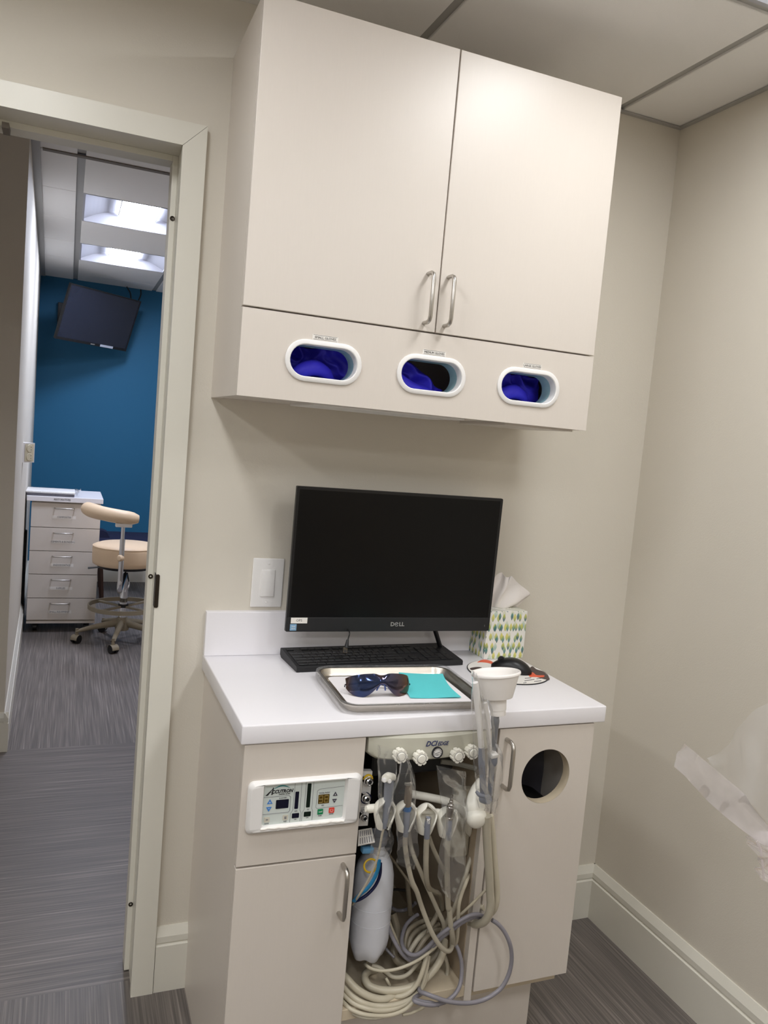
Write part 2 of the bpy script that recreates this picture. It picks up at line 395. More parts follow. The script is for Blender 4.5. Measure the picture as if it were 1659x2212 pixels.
obj('head_jamb', MB().box(DX0 - .004, DX1 + .0035, 0, WT, DZ + .006, DZ + .02), M_trim, dr)
obj('door_stop', MB().box(-0.279, DX1 + .0035, 0.08, WT, 0.004, DZ + .006, bev=.0012), M_trim, dr)
obj('door_stop', MB().box(DX0 - .004, DX0 + .014, 0.08, WT, 0.004, DZ + .006, bev=.0012), M_trim, dr)
obj('head_stop', MB().box(DX0 + .014, -0.279, 0.08, WT, DZ - .008, DZ + .006, bev=.0012), M_trim, dr)
for z in ((-0.2735, 0.0800, 1.9014)[2], (-0.2702, 0.0800, 1.0396)[2], (-0.2701, 0.0800, 0.1843)[2]):
    s = MB().lathe([(0, -.0002), (.0022, -.0002), (.0022, .0003), (.0052, .0008), (.0052, 0), (.0058, 0), (.0058, .0012), (.005, .002), (.0048, .0004), (.0022, .0004)][:9], (-0.2722, 0.0798, z), (0, -1, 0), seg=20)
    obj('screw', s, M_bronze, dr, smooth=True)
sp = MB().plate(rrect(-.0, .0085, 0.984, 1.064, .004), [], -0.0225, -0.0205, mtx=Matrix.Translation((DX1 - .0005, 0, 0)))
sp.box(DX1 - .0010, DX1 + .0003, -0.0215, 0.006, 0.984, 1.064)
obj('strike_plate', sp, M_bronze, dr)
obj('closer_bracket', MB().box((-0.6407, 0.0700, 2.0213)[0], (-0.6267, 0.0700, 2.0146)[0], 0.05, 0.1, DZ - .02, DZ - .008), M_teegap, dr)

# ------------------------------------------------------------------ setting: ceilings with tiles
def ceiling(name, x0, x1, y0, y1, z, xt, yt, tw, cw, lampcells, mt):
    root = struct(name, MB().box(x0, x1, y0, y1, z + .16, z + .2), M_tee)
    xs = [x0] + [q for q in xt if x0 < q < x1] + [x1]; ys = [y0] + [q for q in yt if y0 < q < y1] + [y1]
    for i in range(len(xs) - 1):
        for j in range(len(ys) - 1):
            a0 = xs[i] + (tw / 2 if i else 0); a1 = xs[i + 1] - (tw / 2 if i < len(xs) - 2 else 0)
            b0 = ys[j] + (cw / 2 if j else 0); b1 = ys[j + 1] - (cw / 2 if j < len(ys) - 2 else 0)
            if any(a0 < lx < a1 and b0 < ly < b1 for lx, ly in lampcells): continue
            obj('ceiling_tile', MB().box(a0, a1, b0, b1, z, z + .014, bev=.0015, seg=1), mt, root)
    for q in xs[1:-1]:
        obj('ceiling_tee', MB().box(q - tw / 2 - .004, q + tw / 2 + .004, y0, y1, z + .007, z + .03), M_tee, root)
    for q in ys[1:-1]:
        obj('ceiling_tee', MB().box(x0, x1, q - cw / 2 - .003, q + cw / 2 + .003, z + .0075, z + .03), M_tee, root)
    return root
EX = [(.585, -.86), (-.645, -.86), (-.645, -2.08), (.585, -2.08), (-1.865, -.86), (-1.865, -2.08), (-.645, -3.3), (.585, -3.3), (-1.865, -3.3)]
ceiling('ceiling', XL, W, YB, 0, H, [-2.17, -1.56, -.95, -.34, .27, .893], [-4.215, -3.605, -2.995, -2.385, -1.775, -1.165, -.555], .024, .02, EX, M_tile)
BX = -0.168
BL = [(BX, 2.71), (BX, 3.93)]
ceiling('ceiling', -3.0, 3.2, WT, BY, H2, [-1.70, -1.09, -.478, .142, .752, 1.36, 1.97, 2.58], [.6, 1.21, 1.815, 2.42, 3.035, 3.67, 4.28, 4.89], .034, .006, BL + [(1.06, 2.71), (2.28, .9)], M_tile)
# wall angles and a strip whose brown colour stands for the shaded tee
struct('trim_1', MB().box(sl(3.4) - .03, sl(3.4) + .02, 1.62, 1.64, 2.495, 2.5), M_tee)
struct('trim_2', MB().prism([(0, 0), (.034, 0), (.034, .006), (0, .006)], HY, BY, lambda a, z, t: (sl(t) + a, t, 2.497 + z)), M_tee)
struct('trim_3', MB().box(-.63, 2.4, 1.80, 1.832, 2.4985, 2.5035), M_teegap)
struct('trim_4', MB().box(.672, W, -.012, 0, H - .006, H - .001), M_tee)
struct('trim_5', MB().box(W - .012, W, YB, -.012, H - .006, H - .001), M_tee)

def troffer(cx, cy, z, sx, sy, lampm, label, group):
    t = thing('ceiling_light', label, 'ceiling light', (cx, cy, z), 0, group, local=True)
    hx, hy = sx / 2, sy / 2; k = .1
    fr = MB().plate(rect(-hx, hx, -hy, hy), [rect(-hx + .01, hx - .01, -hy + .01, hy - .01)], 0, .012).move(Matrix.Rotation(PI / 2, 4, 'X'))
    obj('frame', fr, M_refl, t)
    w = MB()
    for s in (-1, 1):
        w.grid(lambda u, v: (s * (hx - .01 - (hx - .01 - k) * u), (-hy + .01) + (2 * hy - .02) * v, .012 + .058 * math.sin(u * PI / 2)), 10, 2)
        w.poly([(-hx + .01, s * (hy - .01), 0.0), (hx - .01, s * (hy - .01), 0.0), (hx - .01, s * (hy - .05), .075), (-hx + .01, s * (hy - .05), .075)])
    w.poly([(-hx, -hy, .09), (hx, -hy, .09), (hx, hy, .09), (-hx, hy, .09)])
    obj('reflector', w, M_refl, t)
    d = MB().grid(lambda u, v: (-k + 2 * k * u, -hy + .045 + (2 * hy - .09) * v, .052 - .022 * math.sin(u * PI)), 14, 2)
    obj('diffuser', d, lampm, t, smooth=True)
    rb = MB()
    for s in (-1, 1): rb.box(s * k - .002, s * k + .002, -hy + .045, hy - .045, .048, .06)
    obj('basket_rail', rb, M_tee, t)
    return t
GE = 'ceiling lights of the near room'
for tx_, wx_, la in ((.5815, .597, 'right wall column'), (-.645, .584, 'doorway column'), (-1.865, .584, 'added far left column')):
    for ty_, lb in ((-.86, 'row nearest the cabinet wall'), (-2.08, 'middle row'), (-3.3, 'added row farthest from the cabinet wall')):  # far left column and farthest row added to even out the light
        troffer(tx_, ty_, H, wx_, .588, M_lampw, 'recessed ceiling light, near room, ' + la + ', ' + lb, GE)
troffer(BX, 2.7275, H2, .584, .608, M_lampb, 'nearer recessed ceiling light in the room beyond the doorway', 'ceiling lights of the far room')
troffer(BX, 3.975, H2, .584, .608, M_lampb, 'farther recessed ceiling light by the blue wall with the television', 'ceiling lights of the far room')
troffer(1.056, 2.7275, H2, .574, .608, M_lampb, 'recessed ceiling light of the far room hidden behind the door frame', None)
troffer(2.275, .905, H2, .574, .6, M_fillh, 'added unseen fill light in the hall, behind the wall cabinet wall', None)  # unseen lamp added to warm and brighten the hall wall

# ------------------------------------------------------------------ upper cabinet
UX0, UX1, UZ0, UZM, UZ1, UD = -.1669, .6787, 1.4882, 1.6652, 2.2618, .3122
uc = thing('wall_cabinet', 'greige laminate wall cabinet with two doors above three oval glove openings', 'cabinet', ((UX0 + UX1) / 2, -.15, UZ0))
t_ = .018; fy = -UD + t_
bd = MB()
bd.box(UX0, UX0 + t_, fy + .0015, 0, UZ0, UZ1); bd.box(UX1 - t_, UX1, fy + .0015, 0, UZ0, UZ1)
bd.box(UX0 + t_, UX1 - t_, fy + .0015, 0, UZ1 - t_, UZ1); bd.box(UX0 + t_, UX1 - t_, fy + .0015, 0, UZM, UZM + t_)
bd.box(UX0 + t_, UX1 - t_, -.012, 0, UZ0, UZ1 - t_)
bd.box(UX0 + t_, UX1 - t_, fy + .0015, -.012, UZ0 + .002, UZ0 + .014)
obj('body', bd, M_lam, uc)
XM = .2580
d1 = obj('door', MB().box(UX0, XM - .0015, -UD, fy, UZM + .002, UZ1, bev=.0012), M_lam, uc)
d2 = obj('door', MB().box(XM + .0015, UX1, -UD, fy, UZM + .002, UZ1, bev=.0012), M_lam, uc)
bow_handle(.2285, 1.684, 1.789, -UD, M_nickel, d1)
bow_handle(.2775, 1.684, 1.789, -UD, M_nickel, d2)
GC = [.0095, .2580, .5070]; GZ = 1.5735; GW, GH = .167, .086
gp = MB().plate(rect(UX0, UX1, UZ0, UZM - .0015), [stadium(c, GZ, GW - .012, GH - .012) for c in GC], -UD, fy)
gpo = obj('glove_panel', gp, M_lam, uc)
obj('under_panel', MB().box(.0, .36, -.292, -.1, UZ0 - .004, UZ0 + .002, bev=.001), M_white, uc)
obj('under_panel', MB().box(.47, .66, -.285, -.05, UZ0 - .005, UZ0 + .002, bev=.001), M_lam, uc)
LT = ['SMALL GLOVES', 'MEDIUM GLOVES', 'LARGE GLOVES']; LX = [.009, .2600, .5115]
def ring(c):
    b = MB(); t = b.b; n = 14
    lays = [(GW, GH, 0), (GW, GH, -.003), (GW - .004, GH - .004, -.0045), (GW - .018, GH - .018, -.0045), (GW - .021, GH - .021, -.003), (GW - .021, GH - .021, .02)]
    prev = None
    for w, h, dy in lays:
        vs = [t.verts.new((x, -UD + dy, z)) for x, z in stadium(c, GZ, w, h, n)]
        if prev:
            for i in range(len(vs)): t.faces.new((prev[i], prev[(i + 1) % len(vs)], vs[(i + 1) % len(vs)], vs[i]))
        prev = vs
    return b
for c, tx, lx in zip(GC, LT, LX):
    obj('oval_ring', ring(c), M_white, gpo, smooth=True)
    b = MB(); prev = None
    for w, h, dy in ((GW - .021, GH - .021, .0201), (GW - .021, GH - .021, .056), (GW - .015, GH - .015, .0561), (GW - .012, GH - .012, .0201)):
        vs = [b.b.verts.new((x, -UD + dy, z)) for x, z in stadium(c, GZ, w, h)]
        if prev:
            for i in range(len(vs)): b.b.faces.new((prev[i], prev[(i + 1) % len(vs)], vs[(i + 1) % len(vs)], vs[i]))
        prev = vs
    obj('acrylic_sleeve', b, M_teal, gpo, smooth=True, label='pale teal clear sleeve inside the oval ring')
    lw = .056 if tx[0] != 'L' else .05
    obj('label_strip', MB().box(lx - lw / 2, lx + lw / 2, -UD - .0004, -UD, 1.6175, 1.6285), M_label, gpo)
    tb = text_bm(tx, .0064, at(lx, -UD - .0005, 1.6230), squeeze=1.08 if tx[0] != 'M' else 1.0)
    for z in (1.6187, 1.6273): tb.box(lx - lw / 2 + .002, lx + lw / 2 - .002, -UD - .0006, -UD - .0004, z, z + .0006)
    obj('label_text', tb, M_ink, gpo)
# gloves bundled behind each opening
def glove_pile(c, seed, h0, h1, label):
    t = thing('disposable_gloves', label, 'gloves', (c, -.2, UZ0 + .0145), 0, 'blue gloves behind the oval openings')
    def fn(u, v):
        x = c - .084 + .168 * u; z = UZ0 + .0145 + (UZM - UZ0 - .03) * v
        lim = h0 + (h1 - h0) * u
        n1 = noise.noise(Vector((u * 2.1 + seed, v * 1.6 + u * 1.5, seed))); n2 = noise.noise(Vector((u * 3.6 + v * 4, v * 3 - u * 3, seed * 2)))
        y = -.230 + .028 * n1 + .034 * abs(n2)
        top = UZ0 + .0145 + lim * (UZM - UZ0) + .010 * noise.noise(Vector((u * 3, seed, 0)))
        if z > top: y += min(.10, (z - top) * 5); z = top + min(.004, (z - top) * .1)
        return (x, y, z)
    obj('glove_bundle', MB().grid(fn, 70, 56), M_glove, t, smooth=True, angle=2)
    # one glove finger roll folded over the front of the bundle
    q0 = Vector((c - .055, -.246, GZ - .038)); 
    pts = [q0, q0 + Vector((.025, -.006, .020)), q0 + Vector((.055, -.004, .030)), q0 + Vector((.085, .004, .020)), q0 + Vector((.105, .012, -.002))] if seed != 2 else [q0 + Vector((-.005, .0, .04)), q0 + Vector((.012, -.006, .02)), q0 + Vector((.040, -.006, .006)), q0 + Vector((.075, 0, .004)), q0 + Vector((.10, .01, -.006))]
    obj('glove', MB().tube(pts, [.010, .016, .018, .014, .007], seg=16, smoothn=6, flat=.8), M_glove, t, smooth=True, angle=2)
glove_pile(GC[0], 1, .66, .60, 'blue gloves filling the left oval opening under the small gloves tag')
glove_pile(GC[1], 2, .80, .24, 'blue gloves heaped to the left of the middle oval opening')
glove_pile(GC[2], 3, .64, .60, 'blue gloves seen in the right oval opening nearest the room corner')
for c in GC:
    pass

# ------------------------------------------------------------------ worktop
CX0, CX1, CDp, CZ0, CZ = -.1459, .6952, .4842, .8253, .8634
ct = thing('countertop', 'white solid worktop with low upstand along the wall', 'countertop', ((CX0 + CX1) / 2, -.24, CZ0))
obj('slab', MB().box(CX0, CX1, -CDp, 0, CZ0, CZ, bev=.003, seg=3), M_counter, ct, smooth=True)
obj('backsplash', MB().box(CX0, CX1, -.019, 0, CZ, .9735, bev=.0015), M_counter, ct)

# ------------------------------------------------------------------ base cabinet
BX0, BX1, BF = -.1378, .6709, -.4795
GX0, GX1 = .1125, .4005
bc = thing('base_cabinet', 'greige laminate base cabinet with an open middle bay full of hoses', 'cabinet', ((BX0 + BX1) / 2, -.24, 0))
b = MB(); ib = BF + .019
b.plate([(BX0, 0), (BX0, CZ0), (BX0 + .018, CZ0), (BX0 + .018, 0)], [], ib, 0)
b.box(BX1 - .018, BX1, ib, 0, .212, CZ0); b.box(BX1 - .068, BX1 - .052, -.396, 0, 0, .19)
b.box(GX0 - .02, GX0 - .002, ib, -.01, .19, CZ0); b.box(GX1, GX1 + .018, BF + .002, -.01, .19, CZ0)
obj('body', b, M_lam, bc)
obj('bay_shade_lining', MB().box(GX0 - .002, GX1, -.02, -.012, .229, CZ0).box(GX0 - .002, GX0, ib + .02, -.02, .229, CZ0), M_dark_in, bc)  # darkness of the unlit cavity is put into the lining colour
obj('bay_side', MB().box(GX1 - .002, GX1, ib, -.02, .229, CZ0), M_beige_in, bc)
obj('shelf', MB().box(GX0 - .002, GX1, BF + .003, -.02, .205, .229, bev=.001).box(BX0 + .018, GX0 - .02, ib, -.02, .19, .208).box(GX1 + .018, BX1 - .018, ib, -.02, .19, .208), M_lamedge, bc)
obj('toe_kick', MB().box(BX0 + .018, BX1 - .05, -.415, -.397, 0, .19), M_lam, bc)
fp = obj('panel', MB().box(BX0, GX0 - .002, BF, ib - .001, .5775, CZ0 - .002, bev=.0012), M_lam, bc)
ld = obj('door', MB().box(BX0, GX0 - .002, BF, ib - .001, .195, .5735, bev=.0012), M_lam, bc)
bow_handle(.083, .452, .557, BF, M_nickel, ld, r=.0048)
HXc, HZc, HR = .5525, .7055, .0630
rd = MB().plate(rect(.4225, BX1 - .001, .214, CZ0 - .003), [circle(HXc, HZc, HR, 48)], BF, ib - .001)
rdo = obj('door', rd, M_lam, bc)
obj('hole_rim', MB().lathe([(HR - .0004, .0002), (HR - .0004, .024), (HR + .002, .024), (HR + .002, .0195)], (HXc, BF, HZc), (0, 1, 0), seg=48), M_lamedge, rdo, smooth=True)
bow_handle(.4405, .694, .799, BF, M_nickel, rdo, r=.0048)
# waste bin behind the round opening
wbn = thing('waste_bin', 'dark grey waste bin behind the round hole of the right door', 'bin', (.545, -.25, .209))
obj('bin_body', MB().box(.435, .645, -.42, -.1, .209, .60, bev=.02, seg=3), M_dark_in, wbn, smooth=True)
obj('bin_liner', MB().grid(lambda u, v: (.425 + .225 * u, -.33 + .08 * math.sin(PI * u) + .02 * noise.noise(Vector((u * 3, v * 3, 1))), .585 + .235 * v), 20, 20).solid(.001), mat('dark_grey_liner', (84, 81, 88), .5), wbn, smooth=True)

# ------------------------------------------------------------------ gas flow meter panel in the left front panel
fm = thing('control_panel', 'white flow meter panel with coloured buttons set in the cabinet front', 'control panel', (-.01, BF, .64))
FX0, FX1, FZ0, FZ1 = -.1255, .1065, .6455, .7505
SX0, SX1, SZ0, SZ1 = -.0935, .0715, .6605, .7425
fb = MB(); prev = None; t = fb.b
for ins, dy, rr in ((0, 0, .012), (0, -.005, .012), (.006, -.012, .010)):
    vs = [t.verts.new((x, BF + dy, z)) for x, z in rrect(FX0 + ins, FX1 - ins, FZ0 + ins, FZ1 - ins, rr)]
    if prev:
        for i in range(len(vs)): t.faces.new((prev[i], prev[(i + 1) % len(vs)], vs[(i + 1) % len(vs)], vs[i]))
    prev = vs
for ins, dy, rr in ((-.004, -.012, .006), (0, -.0035, .004)):
    vs = [t.verts.new((x, BF + dy, z)) for x, z in rrect(SX0 + ins, SX1 - ins, SZ0 + ins, SZ1 - ins, rr)]
    for i in range(len(vs)): t.faces.new((prev[i], prev[(i + 1) % len(vs)], vs[(i + 1) % len(vs)], vs[i]))
    prev = vs
obj('bezel', fb, M_white, fm, smooth=True)
fc = obj('face_film', MB().box(SX0, SX1, BF - .004, BF - .0005, SZ0, SZ1), M_face, fm)
# local face coordinates measured on the print: u 0..1 across, v 0..1 down
FY = BF - .0042
def fx(u): return SX0 + (SX1 - SX0) * u
def fz(v): return SZ1 - (SZ1 - SZ0) * v
def fbox(u0, u1, v0, v1, d=.0004): return MB().plate(rrect(fx(u0), fx(u1), fz(v1), fz(v0), .0012, 3), [], FY - d, FY + .0002)
def fline(pts, w=.00045):
    b = MB()
    for (a, c), (e, g) in zip(pts[:-1], pts[1:]):
        b.tube([(fx(a), FY, fz(c)), (fx(e), FY, fz(g))], w, seg=4)
    return b
obj('display_window', fbox(.150, .305, .40, .62), M_dispnavy, fc)
obj('display_window', fbox(.380, .425, .235, .665), M_dispnavy, fc)
obj('display_window', fbox(.525, .572, .055, .655), M_dispgreen, fc)
obj('display_window', fbox(.358, .445, .775, .895), M_dispnavy, fc)
obj('display_window', fbox(.505, .592, .765, .885), M_dispgreen, fc)
obj('display_window', fbox(.672, .812, .365, .595), M_dispamber, fc, label='amber two digit display')
sg = MB()
def digit(u0, v0, segs):
    w, h = .045, .17; F = {'a': ((0, 0), (w, 0)), 'b': ((w, 0), (w, h / 2)), 'c': ((w, h / 2), (w, h)), 'd': ((0, h), (w, h)), 'e': ((0, h / 2), (0, h)), 'f': ((0, 0), (0, h / 2)), 'g': ((0, h / 2), (w, h / 2))}
    for k in segs:
        (a, c), (e, g) = F[k]; sg.tube([(fx(u0 + a), FY - .0005, fz(v0 + c)), (fx(u0 + e), FY - .0005, fz(v0 + g))], .0005, seg=4)
digit(.682, .395, 'abcdfg'); digit(.752, .395, 'abcdefg')
obj('digits', sg, M_seg, fc)
def tri(u, v, s, up, m):
    k = 1 if up else -1
    b = MB().plate([(fx(u) - s, fz(v) - k * s * .8), (fx(u) + s, fz(v) - k * s * .8), (fx(u), fz(v) + k * s * .9)][::1 if up else -1], [], FY - .0006, FY)
    o = obj('arrow_button', b, m, fc)
    w = MB().box(fx(u) - s * .35, fx(u) + s * .35, FY - .0008, FY - .0006, fz(v) - k * s * .25 - .0003, fz(v) - k * s * .25 + .0003)
    if up: w.box(fx(u) - .0003, fx(u) + .0003, FY - .0008, FY - .0006, fz(v) - k * s * .25 - s * .35, fz(v) - k * s * .25 + s * .35)
    obj('arrow_mark', w, M_white, fc)
tri(.075, .425, .0056, True, M_btnblue); tri(.068, .61, .0056, False, M_btnblue); tri(.885, .375, .0050, True, mat('button_charcoal', (66, 62, 74), .4)); tri(.880, .555, .0050, False, MATS['button_charcoal'])
obj('button', fbox(.675, .745, .73, .865, .0008), M_btngreen, fc, label='green button'); obj('button', fbox(.818, .888, .72, .855, .0008), M_btnred, fc, label='red power button')
obj('button', fbox(.02, .088, .80, .93, .0006), M_btnwhite, fc); obj('button', fbox(.245, .312, .79, .92, .0006), M_btnwhite, fc)
mk = MB().tube([(fx(.69), FY - .001, fz(.80)), (fx(.73), FY - .001, fz(.80)), (fx(.73), FY - .001, fz(.775))], .0005, seg=4)
mk.tube([(fx(.853) + .0028 * math.cos(a), FY - .001, fz(.79) + .0028 * math.sin(a)) for a in [1.9 + k * .45 for k in range(13)]], .0003, seg=4)
obj('button_icon', mk, M_label, fc)
ln = fline([(0, .31), (.30, .31), (.325, .35), (.325, .69), (.31, .73), (0, .73)])
ln.b.from_mesh(bpy.data.meshes.new('e'))
for seq in ([(.37, .0), (.362, .70), (.338, .775), (.335, .99)], [(.452, 0), (.452, .70), (.468, .775), (.462, .99)], [(.505, 0), (.505, .70), (.485, .765), (.482, .99)], [(.60, 0), (.60, .70), (.615, .765), (.612, .99)],
            [(.99, .20), (.69, .22), (.655, .26), (.65, .68), (.67, .71), (.99, .69)]):
    for (a, c), (e, g) in zip(seq[:-1], seq[1:]): ln.tube([(fx(a), FY, fz(c)), (fx(e), FY, fz(g))], .00035, seg=4)
obj('printed_lines', ln, M_inkgrey, fc)
lg = text_bm('CCUTRON', .0094, at(fx(.215), FY - .0002, fz(.195)), shear=.25, squeeze=.92, bold=.0003)
lg.plate([(fx(.015), fz(.27)), (fx(.045), fz(.27)), (fx(.105), fz(.085)), (fx(.112), fz(.085)), (fx(.1), fz(.25)), (fx(.08), fz(.25)), (fx(.092), fz(.10))][:4], [], FY - .0004, FY)
lg.plate([(fx(.085), fz(.26)), (fx(.10), fz(.26)), (fx(.112), fz(.085)), (fx(.100), fz(.085))], [], FY - .0004, FY)
lg.tube([(fx(.05), FY, fz(.2)), (fx(.10), FY, fz(.2))], .0005, seg=4)
obj('logo', lg, M_ink, fc)
obj('logo_tagline', text_bm('DIGITAL ULTRA', .0032, at(fx(.245), FY - .0002, fz(.265)), shear=.25), M_ink, fc)
sw = MB()
sw.plate([(fx(.11 + .2 * k / 10), fz(.12 - .085 * math.sin(PI * k / 10))) for k in range(11)] + [(fx(.11 + .2 * k / 10), fz(.125 - .055 * math.sin(PI * k / 10))) for k in range(10, -1, -1)], [], FY - .0003, FY)
obj('logo_swoosh', sw, M_tealink, fc)
tt = text_bm('TOTAL FLOW', .0036, at(fx(.745), FY - .0002, fz(.325)))
for s_, u, v, sz in (('LPM', .735, .64, .003), ('% OXYGEN', .232, .36, .003), ('N2O', .403, .72, .003), ('O2', .552, .71, .003), ('LPM', .403, .93, .0026), ('LPM', .552, .915, .0026), ('FLUSH', .71, .90, .0026), ('POWER', .853, .885, .0026), ('SILENCE', .054, .965, .0024), ('RESET', .278, .955, .0024)):
    q = text_bm(s_, sz, at(fx(u), FY - .0002, fz(v))); me = bpy.data.meshes.new('q'); q.b.to_mesh(me); q.b.free(); tt.b.from_mesh(me); bpy.data.meshes.remove(me)
for u, v in ((.054, .865), (.278, .84), (.278, .875)): tt.box(fx(u) - .0022, fx(u) + .0022, FY - .0012, FY - .0008, fz(v) - .0008, fz(v) + .0008)
obj('printed_text', tt, M_inkgrey, fc)
cb = MB().tube([(SX0 - .004 + (SX1 - SX0 + .006) * k / 24, BF - .0105 - .001 * math.sin(k * 2.1), SZ0 - .0040 + .0018 * noise.noise(Vector((k * .23, 3, 0)))) for k in range(25)], [.0033 + .0012 * noise.noise(Vector((k * .31, 9, 1))) for k in range(25)], seg=12, smoothn=3)
obj('sealant_bead', cb, M_caulk, fm, smooth=True, label='lumpy white sealant along the lower edge')

# ------------------------------------------------------------------ dental delivery unit in the bay
du = thing('dental_delivery_unit', 'grey-green dental delivery head with white knobs hung under the worktop', 'dental unit', (.26, -.45, .72))
def duy(x):   # bowed front
    return -.478 - .022 * math.sin(PI * min(1, max(0, (x - .10) / .32)))
def dub(x): return .7745 + .006 * ((x - .25) / .14) ** 2 - .004
N = 28; hb = MB(); rows = []
for i in range(N + 1):
    x = GX0 + .004 + (GX1 - .006 - GX0) * i / N; y = duy(x); zb = dub(x)
    if i < 3: zb += .012 * (1 - i / 3) ** 2
    rows.append([hb.b.verts.new(p) for p in ((x, y + .012, CZ0 - .0008), (x, y + .003, CZ0 - .004), (x, y, .795), (x, y + .002, zb + .006), (x, y + .012, zb), (x, y + .16, zb + .004), (x, y + .16, CZ0 - .0008))])
for A, B in zip(rows[:-1], rows[1:]):
    for k in range(7): hb.b.faces.new((A[k], A[(k + 1) % 7], B[(k + 1) % 7], B[k]))
hb.b.faces.new(rows[0]); hb.b.faces.new(rows[-1][::-1])
hs = obj('housing', hb, M_greige, du, smooth=True)
def knob(x, z):
    y = duy(x); n = 84; o = []
    for k in range(n):
        a = 2 * PI * k / n; rr = .0146 - .0030 * max(0.0, -math.cos(7 * a) - .35) / .65; o.append((x + rr * math.cos(a), z + rr * math.sin(a)))
    k_ = obj('knob', MB().plate(o, [], y - .016, y - .001), M_whitec, du, smooth=False)
    obj('knob_cap', MB().lathe([(0, .003), (.0075, .0025), (.0090, .0008), (.0093, -.001)], (x, y - .016, z), (0, -1, 0), seg=28), M_whitec, k_, smooth=True)
    obj('knob_groove', MB().lathe([(.0094, .0006), (.0101, .0006)], (x, y - .016, z), (0, -1, 0), seg=28), M_inkgrey, k_)
for q in ((865, 1633), (910, 1638), (987, 1632), (1016, 1624)): pass
for p in ((0.1782, -0.5050, 0.7903), (0.2221, -0.5100, 0.7844), (0.3076, -0.5050, 0.7831), (0.3438, -0.5000, 0.7866)): knob(p[0], p[2])
g = (0.2630, -0.5000, 0.7902); gy = duy(g[0])
go = obj('pressure_gauge', MB().lathe([(0, .001), (.0098, .001), (.0102, .003), (.0118, .003), (.0122, .0), (.0122, -.003)], (g[0], gy - .001, g[2]), (0, -1, 0), seg=36), mat('gauge_rim', (70, 70, 78), .25, .9), du, smooth=True)
obj('gauge_dial', MB().lathe([(0, .0016), (.0098, .0014)], (g[0], gy - .001, g[2]), (0, -1, 0), seg=32), M_white, go)
gm = MB()
for k in range(11):
    a = -.7 + k * (PI + 1.4) / 10; gm.tube([(g[0] + r_ * math.cos(a), gy - .0030, g[2] + r_ * math.sin(a)) for r_ in (.0068, .009)], .0004, seg=4)
gm.tube([(g[0] - .006, gy - .0032, g[2] - .002), (g[0] + .005, gy - .0032, g[2] + .001)], .0005, seg=4)
gm.box(g[0] - .003, g[0] + .003, gy - .0033, gy - .0029, g[2] - .0052, g[2] - .0042)
obj('gauge_marks', gm, M_ink, go)
l = (0.2600, -0.5000, 0.8093)
lt = text_bm('DCI', .0155, at(l[0] - .0125, gy - .0006, l[2]), shear=.3, squeeze=.95, bold=.0002)
q = text_bm('EDGE', .0118, at(l[0] + .0145, gy - .0006, l[2] - .001), shear=.3, squeeze=.82, bold=.0001); me = bpy.data.meshes.new('q'); q.b.to_mesh(me); q.b.free(); lt.b.from_mesh(me); bpy.data.meshes.remove(me)
obj('logo', lt, M_navyink, du)
obj('mount_block', MB().box(.16, .36, -.40, -.16, .70, .77, bev=.006), M_black2, du)
# bar with four instrument holders and its support arm
HY_ = -.515
br = MB().tube([(0.1081, -0.5150, 0.6901), (0.3132, -0.5150, 0.6620)], .0062, seg=14)
bar = obj('holder_bar', br, M_whitec, du, smooth=True)
obj('bar_end_cap', MB().lathe([(0, -.006), (.006, -.005), (.0085, 0), (.0085, .012), (.0065, .014)], (0.1151, -0.5150, 0.6894), (1, 0, .0), seg=20), M_whitec, bar, smooth=True)
obj('support_arm', MB().tube([(0.2472, -0.4400, 0.6726), (0.2732, -0.4600, 0.6734), (0.3053, -0.4700, 0.6678), (0.3313, -0.4800, 0.6587), (0.3656, -0.4700, 0.6275), (0.3982, -0.4300, 0.5633)], .0085, seg=14, smoothn=6), M_whitec, du, smooth=True)
obj('support_arm', MB().tube([(0.3608, -0.1400, 0.5281), (0.2975, -0.3000, 0.6065), (0.2472, -0.4400, 0.6726)], .0085, seg=14, smoothn=6), M_whitec, du, smooth=True)
obj('bay_panel', MB().box((0.3513, -0.4400, 0.5198)[0], GX1 - .004, -.44, -.42, .515, .672, bev=.004), mat('panel_taupe', (150, 143, 126), .4), du)
obj('strut', MB().tube([(0.2987, -0.4550, 0.7484), (0.3378, -0.4550, 0.7407), (0.3865, -0.4550, 0.7255)], .0055, seg=8, flat=.5), mat('strut_grey', (120, 118, 110), .5), du)
HC = [(0.1447, -0.5300, 0.6841), (0.1911, -0.5300, 0.6746), (0.2386, -0.5300, 0.6638), (0.2874, -0.5300, 0.6518)]
